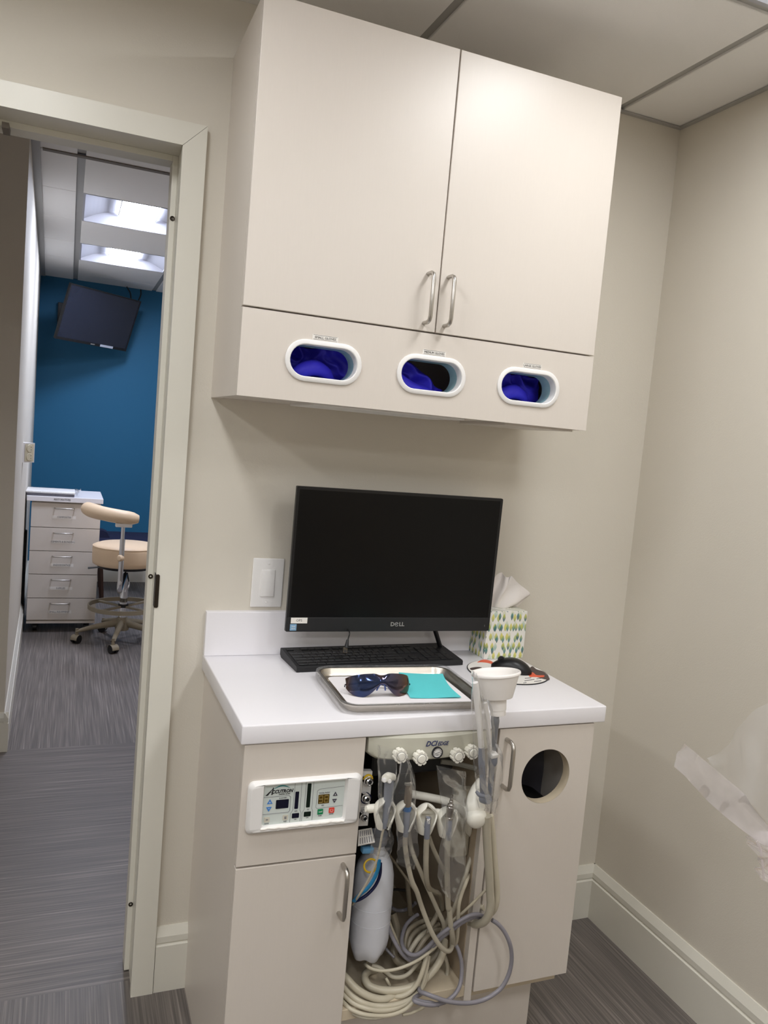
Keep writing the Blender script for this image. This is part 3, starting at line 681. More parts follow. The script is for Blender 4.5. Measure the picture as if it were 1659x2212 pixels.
def holder(p):
    """spoon shaped cup: hooded back, open front narrowing to a slot at the foot"""
    b = MB(); P = Vector(p); nu, nv = 40, 24
    def rad(v): return .0228 * ((math.sin(PI * .5 * min(1, v / .38)) ** .6) if v < .38 else 1 - .40 * ((v - .38) / .62) ** 1.6)
    def lim(v): return .25 + .87 * math.sin(PI * .5 * min(1, v / .34)) if v < .34 else 1.12 - .64 * min(1, (v - .34) / .40)
    def pt(u, v, k):
        v = max(v, .0004); a = -PI / 2 + lim(v) + (2 * PI - 2 * lim(v)) * u; R = rad(v) - (.0034 if k else 0)
        R = max(R, .0003); z = .031 - .063 * v - (.0034 * (1 - v) if k else 0); return P + Vector((R * math.cos(a), R * math.sin(a) + .004, z))
    A = [[b.b.verts.new(pt(i / nu, j / nv, 0)) for j in range(nv + 1)] for i in range(nu + 1)]
    B = [[b.b.verts.new(pt(i / nu, j / nv, 1)) for j in range(nv + 1)] for i in range(nu + 1)]
    for i in range(nu):
        for j in range(nv):
            b.b.faces.new((A[i][j], A[i + 1][j], A[i + 1][j + 1], A[i][j + 1])); b.b.faces.new((B[i][j + 1], B[i + 1][j + 1], B[i + 1][j], B[i][j]))
        b.b.faces.new((A[i][nv], A[i + 1][nv], B[i + 1][nv], B[i][nv])); b.b.faces.new((A[i + 1][0], A[i][0], B[i][0], B[i + 1][0]))
    for i in (0, nu):
        for j in range(nv): b.b.faces.new((A[i][j], A[i][j + 1], B[i][j + 1], B[i][j]))
    return obj('instrument_holder', b, M_whitec, bar, smooth=True, angle=1.1)
for p in HC: holder(p)

# ------------------------------------------------------------------ instruments and their hoses
def hose(pts, r, m, label, group='hoses heaped in the open bay', seg=14, n=8):
    return tag(obj('hose', MB().tube(pts, r, seg=seg, smoothn=n), m, smooth=True), label, 'hose', group)
def instrument(name, label, cat, base):
    return thing(name, label, cat, base)
# 1 air water syringe
a1 = instrument('dental_syringe', 'grey air water syringe with white buttons in the leftmost holder', 'dental tool', (0.1434, -0.5300, 0.7548))
obj('body', MB().tube([(0.1469, -0.5300, 0.7534), (0.1478, -0.5300, 0.7324), (0.1480, -0.5300, 0.7059), (0.1463, -0.5300, 0.6751), (0.1449, -0.5300, 0.6531)], [.0092, .0095, .0085, .0062, .005], seg=16, smoothn=5), M_greyhp, a1, smooth=True)
obj('head', MB().tube([(0.1588, -0.5180, 0.7526), (0.1419, -0.5350, 0.7615), (0.1308, -0.5450, 0.7646)], [.008, .0098, .0075], seg=16, smoothn=5), M_whitec, a1, smooth=True)
for q in ((0.1280, -0.5480, 0.7623), (0.1391, -0.5480, 0.7596)):
    obj('button', MB().lathe([(0, .004), (.0035, .0035), (.0045, .001), (.0045, -.004)], q, (-.1, -1, .25), seg=16), M_white, a1, smooth=True)
obj('hose', MB().tube([(0.1445, -0.5300, 0.6531), (0.1420, -0.5300, 0.6400), (0.1424, -0.5250, 0.6151), (0.1404, -0.5200, 0.5835), (0.1377, -0.5100, 0.5535), (0.1317, -0.4950, 0.5161), (0.1246, -0.4780, 0.4817), (0.1288, -0.4400, 0.4395)], .0024, seg=10, smoothn=6), M_hose2, a1, smooth=True)
# 2 handpiece with blue band
a2 = instrument('dental_handpiece', 'metal handpiece with a blue band in the second holder from the left', 'dental tool', (0.1853, -0.5300, 0.7380))
obj('body', MB().tube([(0.1903, -0.5300, 0.7398), (0.1913, -0.5300, 0.7197), (0.1918, -0.5300, 0.6951)], [.0065, .0082, .0080], seg=16, smoothn=4), mat('bronze_steel', (132, 118, 102), .3, .8), a2, smooth=True)
obj('blue_band', MB().cyl((0.1918, -0.5300, 0.6951), (0.1921, -0.5300, 0.6857), .0086), mat('band_blue', (30, 92, 150), .4), a2, smooth=True)
obj('coupling', MB().tube([(0.1921, -0.5300, 0.6857), (0.1928, -0.5300, 0.6659), (0.1943, -0.5300, 0.6309)], [.0075, .0068, .0056], seg=14), M_greyhp, a2, smooth=True)
obj('chuck', MB().tube([(0.1835, -0.5280, 0.7417), (0.1885, -0.5350, 0.7433), (0.1917, -0.5400, 0.7475)], [.003, .0045, .003], seg=10), M_nickel, a2, smooth=True)
obj('hose', MB().tube([(0.1934, -0.5300, 0.6310), (0.1962, -0.5300, 0.6070), (0.2077, -0.5250, 0.5666), (0.2235, -0.5200, 0.5250), (0.2409, -0.5120, 0.4948)] + [(0.2604, -0.5000, 0.4548), (0.2745, -0.5000, 0.4238), (0.2918, -0.5000, 0.3894), (0.3100, -0.5000, 0.3611), (0.3302, -0.4950, 0.3392), (0.3476, -0.4850, 0.3279), (0.3612, -0.4700, 0.3247), (0.3717, -0.4500, 0.3250)], .0052, seg=12, smoothn=6), M_hose, a2, smooth=True)
# 3 bare tubing in third holder
def spring(p0, p1, r, turns, wr):
    A = Vector(p0); B = Vector(p1); d = (B - A); n = d.orthogonal().normalized(); q = d.normalized().cross(n)
    return [A + d * (k / (turns * 10)) + n * (r * math.cos(2 * PI * k / 10)) + q * (r * math.sin(2 * PI * k / 10)) for k in range(turns * 10 + 1)]
a3 = instrument('handpiece_tubing', 'bare beige handpiece tubing with sprung grey end in the third holder', 'dental tool', (0.2332, -0.5450, 0.6736))
obj('coupling', MB().tube([(0.2339, -0.5450, 0.6736), (0.2334, -0.5450, 0.6602), (0.2375, -0.5400, 0.6279)], [.0058, .0062, .0060], seg=16), M_greyhp, a3, smooth=True)
obj('spring', MB().tube(spring((0.2338, -0.5450, 0.6747), (0.2345, -0.5450, 0.6634), .0060, 5, .0006), .0007, seg=6), M_nickel, a3, smooth=True)
obj('hose', MB().tube([(0.2373, -0.5400, 0.6279), (0.2438, -0.5300, 0.5969), (0.2520, -0.5200, 0.5559), (0.2671, -0.5000, 0.5124), (0.2899, -0.4700, 0.4728), (0.3180, -0.4400, 0.4428), (0.3468, -0.4100, 0.4161), (0.3729, -0.3800, 0.3805), (0.3893, -0.3600, 0.3425)], .0058, seg=12, smoothn=6), M_hose, a3, smooth=True)
obj('hose', MB().tube([(0.2622, -0.5000, 0.6090), (0.2797, -0.4900, 0.5760), (0.3004, -0.4800, 0.5420), (0.3268, -0.4600, 0.5035), (0.3569, -0.4300, 0.4553)], .0046, seg=10, smoothn=6), M_hose, a3, smooth=True)
# 4 tubing with metal connector
a4 = instrument('handpiece_connector', 'beige tubing with a steel threaded connector in the rightmost small holder', 'dental tool', (0.2781, -0.5450, 0.7143))
obj('connector', MB().lathe([(0, .030), (.0026, .030), (.0026, .027), (.0018, .026), (.0018, .023), (.0034, .022), (.0034, .018), (.0044, .017), (.0044, .012), (.0068, .010), (.0068, .006), (.0078, .005), (.0078, -.003), (.0070, -.004), (.0070, -.016), (.0085, -.017), (.0085, -.020), (0, -.020)], (0.2822, -0.5450, 0.6868), (.05, 0, 1), seg=24), mat('dark_steel', (176, 172, 168), .3, 1.0), a4, smooth=True)
obj('coupling', MB().tube([(0.2825, -0.5450, 0.6675), (0.2836, -0.5450, 0.6458), (0.2875, -0.5400, 0.6200)], [.0062, .0064, .0060], seg=16), M_greyhp, a4, smooth=True)
obj('hose', MB().tube([(0.2870, -0.5400, 0.6223), (0.2898, -0.5350, 0.5941), (0.3000, -0.5250, 0.5410), (0.3119, -0.5150, 0.4866), (0.3227, -0.5050, 0.4443)] + [(0.3282, -0.5000, 0.4369), (0.3382, -0.4950, 0.3975), (0.3512, -0.4850, 0.3621), (0.3698, -0.4600, 0.3235)], .0060, seg=12, smoothn=6), M_hose, a4, smooth=True)

# suction valves at the right with the big white holder
sv = instrument('suction_handpiece', 'grey suction handle in clear sleeve standing in the large white holder', 'dental tool', (0.3507, -0.5500, 0.7119))
obj('tip', MB().tube([(0.2908, -0.5800, 0.9642), (0.3016, -0.5750, 0.9279), (0.3172, -0.5680, 0.8727), (0.3316, -0.5600, 0.8205)], [.0062, .0075, .0068, .0062], seg=14, smoothn=4, flat=.75), M_white, sv, smooth=True)
obj('body', MB().tube([(0.3316, -0.5600, 0.8205), (0.3370, -0.5580, 0.7882), (0.3448, -0.5550, 0.7507), (0.3544, -0.5500, 0.7134)], [.0062, .0075, .0062, .0078], seg=16, smoothn=4), M_greyhp, sv, smooth=True)
obj('valve', MB().lathe([(0, .012), (.0085, .011), (.0105, .006), (.0105, -.008), (0, -.010)], (0.3572, -0.5530, 0.7055), (.25, -1, .2), seg=24), M_greyhp, sv, smooth=True)
obj('lever', MB().tube([(0.3298, -0.5600, 0.7274), (0.3356, -0.5650, 0.7212), (0.3479, -0.5680, 0.7179)], [.003, .0045, .0035], seg=10, smoothn=4), M_greyhp, sv, smooth=True)
obj('hose', MB().tube([(0.3704, -0.5450, 0.6643), (0.3757, -0.5400, 0.6334), (0.3867, -0.5350, 0.5827), (0.4008, -0.5300, 0.5189)] + [(0.4096, -0.5260, 0.4780), (0.4151, -0.5240, 0.4494), (0.4154, -0.5200, 0.4227), (0.4118, -0.5100, 0.4009), (0.4086, -0.4900, 0.3834), (0.4087, -0.4600, 0.3666), (0.4142, -0.4200, 0.3426)], .0090, seg=14, smoothn=6), M_hose, sv, smooth=True)
se = instrument('suction_handpiece', 'grey suction valve with square white top holding up the paper cup', 'dental tool', (0.3777, -0.5350, 0.7573))
obj('tip', MB().tube([(0.3211, -0.5750, 0.9201), (0.3314, -0.5700, 0.8901), (0.3423, -0.5650, 0.8526), (0.3557, -0.5550, 0.8088)], [.0042, .0052, .0050, .0050], seg=12, smoothn=4, flat=.6), M_white, se, smooth=True)
obj('valve_top', MB().box(-.0085, .0085, -.009, .009, -.004, .006, bev=.002, mtx=Matrix.Translation((0.3645, -0.5520, 0.7998)) @ Matrix.Rotation(.2, 4, 'Z') @ Matrix.Rotation(.35, 4, 'X')), M_white, se, smooth=True)
obj('body', MB().tube([(0.3678, -0.5480, 0.7943), (0.3691, -0.5470, 0.7812), (0.3703, -0.5450, 0.7658), (0.3724, -0.5430, 0.7431), (0.3756, -0.5400, 0.7068)], [.010, .0104, .0062, .0060, .0058], seg=16, smoothn=3), M_greyhp, se, smooth=True)
obj('hose', MB().tube([(0.3882, -0.5300, 0.6551), (0.3954, -0.5300, 0.6262), (0.4060, -0.5280, 0.5766), (0.4190, -0.5270, 0.5148)] + [(0.4276, -0.5240, 0.4770), (0.4305, -0.5220, 0.4513), (0.4305, -0.5160, 0.4301), (0.4311, -0.5000, 0.4080)], .0066, seg=14, smoothn=6), M_hose2, se, smooth=True)
# cup holder stem behind
stem = instrument('cup_stem', 'smooth grey stem rising behind the worktop edge under the paper cup', 'dental tool', (0.3796, -0.5300, 0.8006))
obj('stem_body', MB().tube([(0.3574, -0.5580, 0.8879), (0.3593, -0.5570, 0.8733), (0.3631, -0.5540, 0.8542), (0.3665, -0.5500, 0.8311), (0.3710, -0.5450, 0.8019)], [.0078, .0088, .0068, .0055, .0052], seg=18, smoothn=5), mat('grey_stem', (128, 130, 134), .22), stem, smooth=True)
# big white holder
bh = instrument('suction_holder', 'large white teardrop holder arm for the suction handles', 'holder', (0.3558, -0.5300, 0.6563))
obj('arm', MB().tube([(0.3736, -0.5000, 0.7239), (0.3658, -0.5050, 0.7063), (0.3602, -0.5100, 0.6869), (0.3561, -0.5200, 0.6699), (0.3583, -0.5250, 0.6490)], [.006, .0135, .0185, .0212, .0205], seg=20, smoothn=6), M_whitec, bh, smooth=True)
obj('end_cap', MB().lathe([(0, .014), (.011, .0125), (.018, .0085), (.0222, .002), (.0226, -.004), (.0215, -.016)], (0.3535, -0.5350, 0.6526), (-.1, -.9, -.35), seg=30), M_whitec, bh, smooth=True)
obj('pivot', MB().tube([(0.3608, -0.5100, 0.6720), (0.3584, -0.4800, 0.6456)], .008, seg=14), M_whitec, bh, smooth=True)
# paper cup funnel
cbp = Vector((0.3649, -0.5570, 0.8854)); ctp = Vector((0.3574, -0.5570, 0.9733)); ctp.y += .014; cax = (ctp - cbp).normalized(); ch = (ctp - cbp).length
R = .0545
prof = [(0, .004), (.0150, 0), (.0157, .002), (.0160, ch * .12), (.0172, ch * .125), (.0192, ch * .395), (.0200, ch * .40), (.0315, ch * .405), (.0325, ch * .43), (.0478, ch * .92), (.0505, ch * .93), (.0512, ch * .96), (.0505, ch * .99), (.0490, ch), (.0472, ch * .985), (.0458, ch * .92), (.0305, ch * .43), (.0180, ch * .41), (.0160, ch * .14), (0, ch * .13)]
cu = tag(obj('paper_cup', MB().lathe(prof, cbp, cax, seg=56), M_cup, smooth=True, angle=.9), 'stepped white cup perched on the suction stem in front of the worktop', 'cup')

# ------------------------------------------------------------------ clear sleeves
def sleeve(pl, pr, depth, mt, label, seed, name='plastic_sleeve', bulge=.012, nv=40, group='clear plastic instrument sleeves'):
    """closed flat bag lofted between a left and a right 3-D edge line"""
    L = catmull(pl, 8); Rr = catmull(pr, 8)
    def samp(C, v):
        t = v * (len(C) - 1); k = min(int(t), len(C) - 2); return C[k].lerp(C[k + 1], t - k)
    def fn(u, v):
        a = 2 * PI * u; l = samp(L, v); r = samp(Rr, v); w = .5 - .5 * math.cos(a)
        p = l.lerp(r, w); bl = bulge * (math.sin(PI * min(1, v * 1.2 + .1)) ** .5 if v < .9 else .6)
        nn = noise.noise(Vector((u * 5 + seed, v * 9, seed))) * .006 + noise.noise(Vector((u * 11 + seed, v * 20, seed))) * .0025
        p = p + Vector((nn * .3, -math.sin(a) * bl - nn, 0)); return p
    o = obj(name, MB().grid(fn, 36, nv, closeu=True), mt, smooth=True, angle=3)
    return tag(o, label, 'plastic sleeve', group)
sleeve([(0.1075, -0.5480, 0.8354), (0.1109, -0.5500, 0.8030), (0.1157, -0.5500, 0.7478), (0.1180, -0.5550, 0.7210), (0.1160, -0.5550, 0.6776), (0.1132, -0.5500, 0.6315), (0.1127, -0.5450, 0.6054)], [(0.1513, -0.5400, 0.8169), (0.1520, -0.5500, 0.7738), (0.1471, -0.5500, 0.7378), (0.1413, -0.5550, 0.6969), (0.1503, -0.5550, 0.6667), (0.1593, -0.5500, 0.6336), (0.1518, -0.5450, 0.5961)], 0, M_film, 'long clear plastic sleeve over the leftmost syringe, top corner over the housing', 3)
sleeve([(0.1484, -0.5500, 0.8191), (0.1544, -0.5600, 0.7925), (0.1448, -0.5600, 0.7426), (0.1468, -0.5600, 0.7133), (0.1594, -0.5600, 0.6609), (0.1711, -0.5500, 0.6069), (0.1730, -0.5450, 0.5845)], [(0.1717, -0.5400, 0.8119), (0.1798, -0.5500, 0.7950), (0.1953, -0.5500, 0.7556), (0.1955, -0.5600, 0.7087), (0.2046, -0.5600, 0.6560), (0.2158, -0.5500, 0.6046), (0.2122, -0.5450, 0.5675)], 0, M_film, 'crinkled clear plastic sleeve over the second handpiece with the blue band', 8, bulge=.015)
sleeve([(0.2646, -0.5000, 0.7612), (0.2666, -0.5100, 0.7311), (0.2681, -0.5300, 0.6946), (0.2613, -0.5600, 0.6670), (0.2599, -0.5600, 0.6110), (0.2676, -0.5500, 0.5478), (0.2854, -0.5400, 0.5050)], [(0.3469, -0.4800, 0.7334), (0.3464, -0.4900, 0.6966), (0.3340, -0.5200, 0.6743), (0.3312, -0.5300, 0.6331), (0.3376, -0.5300, 0.5741), (0.3409, -0.5300, 0.5197), (0.3211, -0.5300, 0.4706)], 0, M_film3, 'flat square-topped clear sleeve behind the steel connector', 5, bulge=.005)
sleeve([(0.2740, -0.6000, 0.9930), (0.2764, -0.5950, 0.9662), (0.2854, -0.5900, 0.8998), (0.2977, -0.5850, 0.8371), (0.3083, -0.5800, 0.7910), (0.3141, -0.5800, 0.7555), (0.3337, -0.5700, 0.6961)], [(0.2832, -0.5900, 0.9879), (0.3001, -0.5850, 0.9604), (0.3216, -0.5800, 0.8943), (0.3392, -0.5750, 0.8304), (0.3532, -0.5700, 0.7655), (0.3642, -0.5700, 0.7200), (0.3766, -0.5600, 0.6781)], 0, M_film, 'narrow clear sleeve over the taller white suction tip left of the cup', 12, bulge=.013)
sleeve([(0.3044, -0.5900, 0.9397), (0.3138, -0.5850, 0.9137), (0.3274, -0.5800, 0.8593), (0.3408, -0.5750, 0.8163), (0.3553, -0.5650, 0.7632), (0.3625, -0.5600, 0.7155), (0.3706, -0.5550, 0.6853)], [(0.3227, -0.5800, 0.9270), (0.3388, -0.5750, 0.9020), (0.3510, -0.5700, 0.8540), (0.3769, -0.5650, 0.8061), (0.3894, -0.5550, 0.7651), (0.3938, -0.5500, 0.7171), (0.3841, -0.5500, 0.6706)], 0, M_film, 'clear sleeve over the suction valve with the square white top', 17, bulge=.012)

# ------------------------------------------------------------------ water bottle
bt = thing('water_bottle', 'white frosted plastic water bottle hanging at the left of the bay', 'bottle', (.1875, -.405, .289))
prof = [(0, .018), (.016, .012), (.026, .001), (.034, .006), (.0425, .028), (.0445, .05), (.0447, .09), (.0447, .13), (.0445, .17), (.043, .195), (.038, .218), (.028, .238), (.018, .252), (.0155, .262), (.0155, .28), (0, .28)]
bb = MB(); seg = 50; rings = []
for r_, h in prof:
    if r_ < 1e-6: rings.append([bb.b.verts.new((.1875, -.405, .289 + h))]); continue
    rr = []
    for k in range(seg):
        a = 2 * PI * k / seg; dz = 0; rad = r_
        if h < .03: dz = .007 * (0.5 - 0.5 * math.cos(5 * a + 1.0)) * min(1, r_ / .03); rad = r_ * (1 - .05 * (0.5 - 0.5 * math.cos(5 * a + 1.0)))
        rr.append(bb.b.verts.new((.1875 + rad * math.cos(a), -.405 + rad * math.sin(a), .289 + h + dz)))
    rings.append(rr)
for X, Y in zip(rings[:-1], rings[1:]):
    for k in range(seg):
        j = (k + 1) % seg
        if len(X) == 1: bb.b.faces.new((X[0], Y[k], Y[j]))
        elif len(Y) == 1: bb.b.faces.new((X[k], X[j], Y[0]))
        else: bb.b.faces.new((X[k], X[j], Y[j], Y[k]))
obj('bottle_body', bb, M_bottle, bt, smooth=True, angle=1.2)
for h_ in (.093, .129): obj('seam', MB().tube([(.1875 + .0447 * math.cos(2 * PI * k / 50), -.405 + .0447 * math.sin(2 * PI * k / 50), .289 + h_) for k in range(50)], .0004, seg=5, closed=True), M_bottle, bt, smooth=True)
obj('bottle_cap', MB().lathe([(0, 0), (.021, 0), (.022, .004), (.022, .022), (0, .024)], (.1875, -.405, .552), (0, 0, 1), seg=28), mat('cap_grey', (120, 124, 134), .4), bt, smooth=True)
obj('neck_ring', MB().tube([(.158 + .0150 * math.cos(a), -.450 + .004 * math.sin(a), .528 + .0125 * math.sin(a)) for a in [2 * PI * k / 30 for k in range(30)]], .0022, seg=8, closed=True), M_yellow, bt, smooth=True, label='yellow ring at the bottle neck')
tag(obj('tube', MB().tube([(0.1653, -0.4750, 0.5535), (0.1646, -0.4750, 0.5350), (0.1581, -0.4750, 0.5149), (0.1456, -0.4750, 0.4956), (0.1310, -0.4730, 0.4825), (0.1216, -0.4620, 0.4610)], .0044, seg=10, smoothn=6, flat=.6), M_bluetube, smooth=True), 'bright blue tube curving across the white bottle', 'tube')
tag(obj('tube', MB().tube([(0.1713, -0.4700, 0.5431), (0.1722, -0.4700, 0.5172), (0.1643, -0.4700, 0.4948), (0.1491, -0.4700, 0.4782), (0.1341, -0.4680, 0.4679), (0.1256, -0.4580, 0.4580)], .0034, seg=10, smoothn=6), M_navytube, smooth=True), 'dark navy tube curving across the white bottle', 'tube')

# ------------------------------------------------------------------ connector block beside the left panel
vb = thing('connector_block', 'white connector plate with three round metal fittings beside the bottle', 'connector block', (.135, -.44, .63))
vy = -.44
c_ = [(0.1230, -0.4400, 0.7344), (0.1472, -0.4400, 0.7320), (0.1473, -0.4400, 0.6129), (0.1264, -0.4400, 0.6140)]
obj('plate', MB().plate([(c_[3][0], c_[3][2]), (c_[2][0], c_[2][2]), (c_[1][0], c_[1][2]), (c_[0][0], c_[0][2])], [], vy, vy + .012), M_white, vb)
for i, p in enumerate(((0.1346, -0.4550, 0.7178), (0.1326, -0.4550, 0.6807), (0.1311, -0.4550, 0.6395))):
    k_ = (1.0, .95, .8)[i]
    f_ = obj('fitting', MB().lathe([(.0045 * k_, -.002), (.0045 * k_, .006), (.0062 * k_, .007), (.0085 * k_, .005), (.0088 * k_, .0), (.0078 * k_, -.002), (.0098 * k_, -.003), (.0098 * k_, -.014), (0, -.014)], p, (.1, -1, 0), seg=26), M_chrome, vb, smooth=True)
    obj('fitting_bore', MB().lathe([(0, -.001), (.0046 * k_, -.001)], p, (.1, -1, 0), seg=18), M_black, f_)
p = (0.1350, -0.4520, 0.7259); obj('yellow_collar', MB().tube([(p[0] + .0085 * math.cos(a), -.449, p[2] - .006 + .0085 * math.sin(a)) for a in [PI * k / 12 for k in range(13)]], .0028, seg=8), M_yellow, vb, smooth=True)
p = (0.1345, -0.4490, 0.6777); obj('dark_collar', MB().lathe([(.0095, 0), (.0118, 0), (.0118, .006), (.0095, .006)], p, (0, 1, 0), seg=26, close=True), M_navytube, vb, smooth=True)
p = (0.1364, -0.4410, 0.6472); tb = text_bm('OXYGEN', .0052, at(p[0] + .003, vy - .0006, p[2] + .002))
tb.box(p[0] - .008, p[0] + .012, vy - .0006, vy, p[2] + .006, p[2] + .0066); obj('plate_text', tb, M_inkgrey, vb)
lc = thing('label_card', 'white printed instruction card tilted above the bottle neck', 'card', (0.1394, -0.4500, 0.5932))
q = [Vector(v_) for v_ in ((0.1277, -0.4400, 0.6054), (0.1611, -0.4300, 0.6017), (0.1579, -0.4620, 0.5864), (0.1206, -0.4620, 0.5831))]
cb_ = MB(); cb_.poly(q); cb_.solid(.003); obj('card', cb_, M_label, lc)
st = MB()
for i in range(6):
    for j in range(2):
        a = (i + .6) / 7; t0, t1 = (.08, .42) if j == 0 else (.52, .9)
        A = q[0].lerp(q[1], a); B = q[3].lerp(q[2], a); st.tube([A.lerp(B, t0) + Vector((0, -.0035, .0015)), A.lerp(B, t1) + Vector((0, -.0035, .0015))], .0007, seg=4)
obj('printed_lines', st, M_inkgrey, lc)
tag(obj('tube_clamp', MB().box(-.012, .014, -.008, .008, -.006, .006, bev=.002, mtx=Matrix.Translation((0.1455, -0.4500, 0.5657)) @ Matrix.Rotation(.1, 4, 'Y')), mat('clamp_blue', (96, 150, 190), .35), smooth=True), 'small pale blue clamp under the printed card', 'clamp')

# ------------------------------------------------------------------ loose hoses heaped in the bay
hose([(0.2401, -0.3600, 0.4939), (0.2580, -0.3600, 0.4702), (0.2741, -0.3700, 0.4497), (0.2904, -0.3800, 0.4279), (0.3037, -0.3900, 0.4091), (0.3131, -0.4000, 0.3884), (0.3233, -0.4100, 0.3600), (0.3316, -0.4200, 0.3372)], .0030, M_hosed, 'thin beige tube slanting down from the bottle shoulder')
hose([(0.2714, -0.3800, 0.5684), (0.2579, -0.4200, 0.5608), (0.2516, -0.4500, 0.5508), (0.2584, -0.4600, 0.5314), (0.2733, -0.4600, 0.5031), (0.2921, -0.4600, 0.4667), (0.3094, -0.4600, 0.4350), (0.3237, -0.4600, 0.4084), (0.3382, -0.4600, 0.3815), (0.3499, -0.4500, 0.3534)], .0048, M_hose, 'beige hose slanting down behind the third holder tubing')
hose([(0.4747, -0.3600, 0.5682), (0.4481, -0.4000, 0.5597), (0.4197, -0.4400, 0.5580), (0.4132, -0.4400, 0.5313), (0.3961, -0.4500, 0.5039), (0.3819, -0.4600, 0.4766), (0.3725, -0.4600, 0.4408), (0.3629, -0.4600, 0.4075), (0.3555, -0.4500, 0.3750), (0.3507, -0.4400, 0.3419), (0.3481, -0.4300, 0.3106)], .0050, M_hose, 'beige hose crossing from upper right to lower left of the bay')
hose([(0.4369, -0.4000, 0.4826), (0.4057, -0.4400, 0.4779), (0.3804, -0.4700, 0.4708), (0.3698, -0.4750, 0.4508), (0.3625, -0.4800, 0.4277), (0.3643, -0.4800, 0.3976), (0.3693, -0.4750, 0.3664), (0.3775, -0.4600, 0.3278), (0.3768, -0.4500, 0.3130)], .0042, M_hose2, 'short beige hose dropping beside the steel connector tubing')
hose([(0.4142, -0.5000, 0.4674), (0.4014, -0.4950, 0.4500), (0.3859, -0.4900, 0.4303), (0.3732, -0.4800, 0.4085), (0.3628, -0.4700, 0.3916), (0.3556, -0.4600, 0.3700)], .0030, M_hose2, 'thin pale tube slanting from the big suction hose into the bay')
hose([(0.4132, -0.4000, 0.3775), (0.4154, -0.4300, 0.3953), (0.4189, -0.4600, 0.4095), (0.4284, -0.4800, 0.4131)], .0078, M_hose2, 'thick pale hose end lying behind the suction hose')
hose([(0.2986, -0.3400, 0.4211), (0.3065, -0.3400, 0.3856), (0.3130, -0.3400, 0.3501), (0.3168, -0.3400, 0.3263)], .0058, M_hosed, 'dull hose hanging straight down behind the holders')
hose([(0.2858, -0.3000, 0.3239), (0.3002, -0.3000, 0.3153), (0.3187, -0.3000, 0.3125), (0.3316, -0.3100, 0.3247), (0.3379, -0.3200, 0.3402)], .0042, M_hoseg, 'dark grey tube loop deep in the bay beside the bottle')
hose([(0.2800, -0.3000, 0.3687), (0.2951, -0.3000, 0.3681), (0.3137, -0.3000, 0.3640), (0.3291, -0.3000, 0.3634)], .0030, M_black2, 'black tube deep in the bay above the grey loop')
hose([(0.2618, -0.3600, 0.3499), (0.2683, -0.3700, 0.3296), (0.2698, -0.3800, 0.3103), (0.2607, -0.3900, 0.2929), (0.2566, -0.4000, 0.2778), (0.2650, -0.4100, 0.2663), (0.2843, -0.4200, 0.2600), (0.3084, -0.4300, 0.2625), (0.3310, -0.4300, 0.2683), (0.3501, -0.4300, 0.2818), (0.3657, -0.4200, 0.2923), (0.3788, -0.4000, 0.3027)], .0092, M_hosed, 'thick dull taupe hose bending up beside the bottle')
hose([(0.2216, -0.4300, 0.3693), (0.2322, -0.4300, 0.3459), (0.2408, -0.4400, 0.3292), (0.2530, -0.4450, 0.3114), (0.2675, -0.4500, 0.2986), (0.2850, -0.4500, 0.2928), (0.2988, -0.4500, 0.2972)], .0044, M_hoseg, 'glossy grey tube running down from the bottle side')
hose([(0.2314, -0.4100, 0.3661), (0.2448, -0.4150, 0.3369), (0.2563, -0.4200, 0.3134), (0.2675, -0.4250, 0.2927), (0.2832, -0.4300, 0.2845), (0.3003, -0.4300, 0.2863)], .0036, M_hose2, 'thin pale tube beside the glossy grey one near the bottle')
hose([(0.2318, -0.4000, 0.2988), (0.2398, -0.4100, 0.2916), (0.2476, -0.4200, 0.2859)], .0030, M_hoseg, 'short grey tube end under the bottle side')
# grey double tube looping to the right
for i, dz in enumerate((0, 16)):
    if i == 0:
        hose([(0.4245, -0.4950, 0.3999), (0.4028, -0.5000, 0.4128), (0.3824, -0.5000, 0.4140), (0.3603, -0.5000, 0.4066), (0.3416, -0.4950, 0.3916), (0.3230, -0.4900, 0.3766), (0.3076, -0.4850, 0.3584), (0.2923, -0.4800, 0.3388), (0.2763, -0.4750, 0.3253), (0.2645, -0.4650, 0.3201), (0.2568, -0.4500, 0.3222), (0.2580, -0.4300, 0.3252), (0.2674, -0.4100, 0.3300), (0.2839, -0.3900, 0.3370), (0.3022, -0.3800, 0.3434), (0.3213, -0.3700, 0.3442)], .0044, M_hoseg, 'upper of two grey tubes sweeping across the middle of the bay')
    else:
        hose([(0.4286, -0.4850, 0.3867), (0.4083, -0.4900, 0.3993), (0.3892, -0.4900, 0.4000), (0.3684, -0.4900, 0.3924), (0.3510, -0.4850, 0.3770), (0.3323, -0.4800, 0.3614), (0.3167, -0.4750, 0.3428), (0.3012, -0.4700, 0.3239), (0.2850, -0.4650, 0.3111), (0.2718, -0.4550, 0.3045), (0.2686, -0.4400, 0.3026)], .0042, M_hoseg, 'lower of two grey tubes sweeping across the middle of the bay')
hose([(0.4353, -0.5050, 0.3982), (0.4498, -0.5100, 0.3882), (0.4643, -0.5150, 0.3713), (0.4750, -0.5200, 0.3509), (0.4841, -0.5200, 0.3247), (0.4867, -0.5200, 0.2966), (0.4821, -0.5200, 0.2698), (0.4693, -0.5200, 0.2459), (0.4473, -0.5200, 0.2308), (0.4217, -0.5200, 0.2234), (0.3927, -0.5200, 0.2231), (0.3605, -0.5200, 0.2295), (0.3311, -0.5200, 0.2398), (0.3074, -0.5150, 0.2489), (0.2894, -0.5050, 0.2532), (0.2828, -0.4900, 0.2490), (0.2911, -0.4700, 0.2412), (0.3083, -0.4500, 0.2306)], .0047, M_hoseg, 'long grey tube looping out in front of the right door')
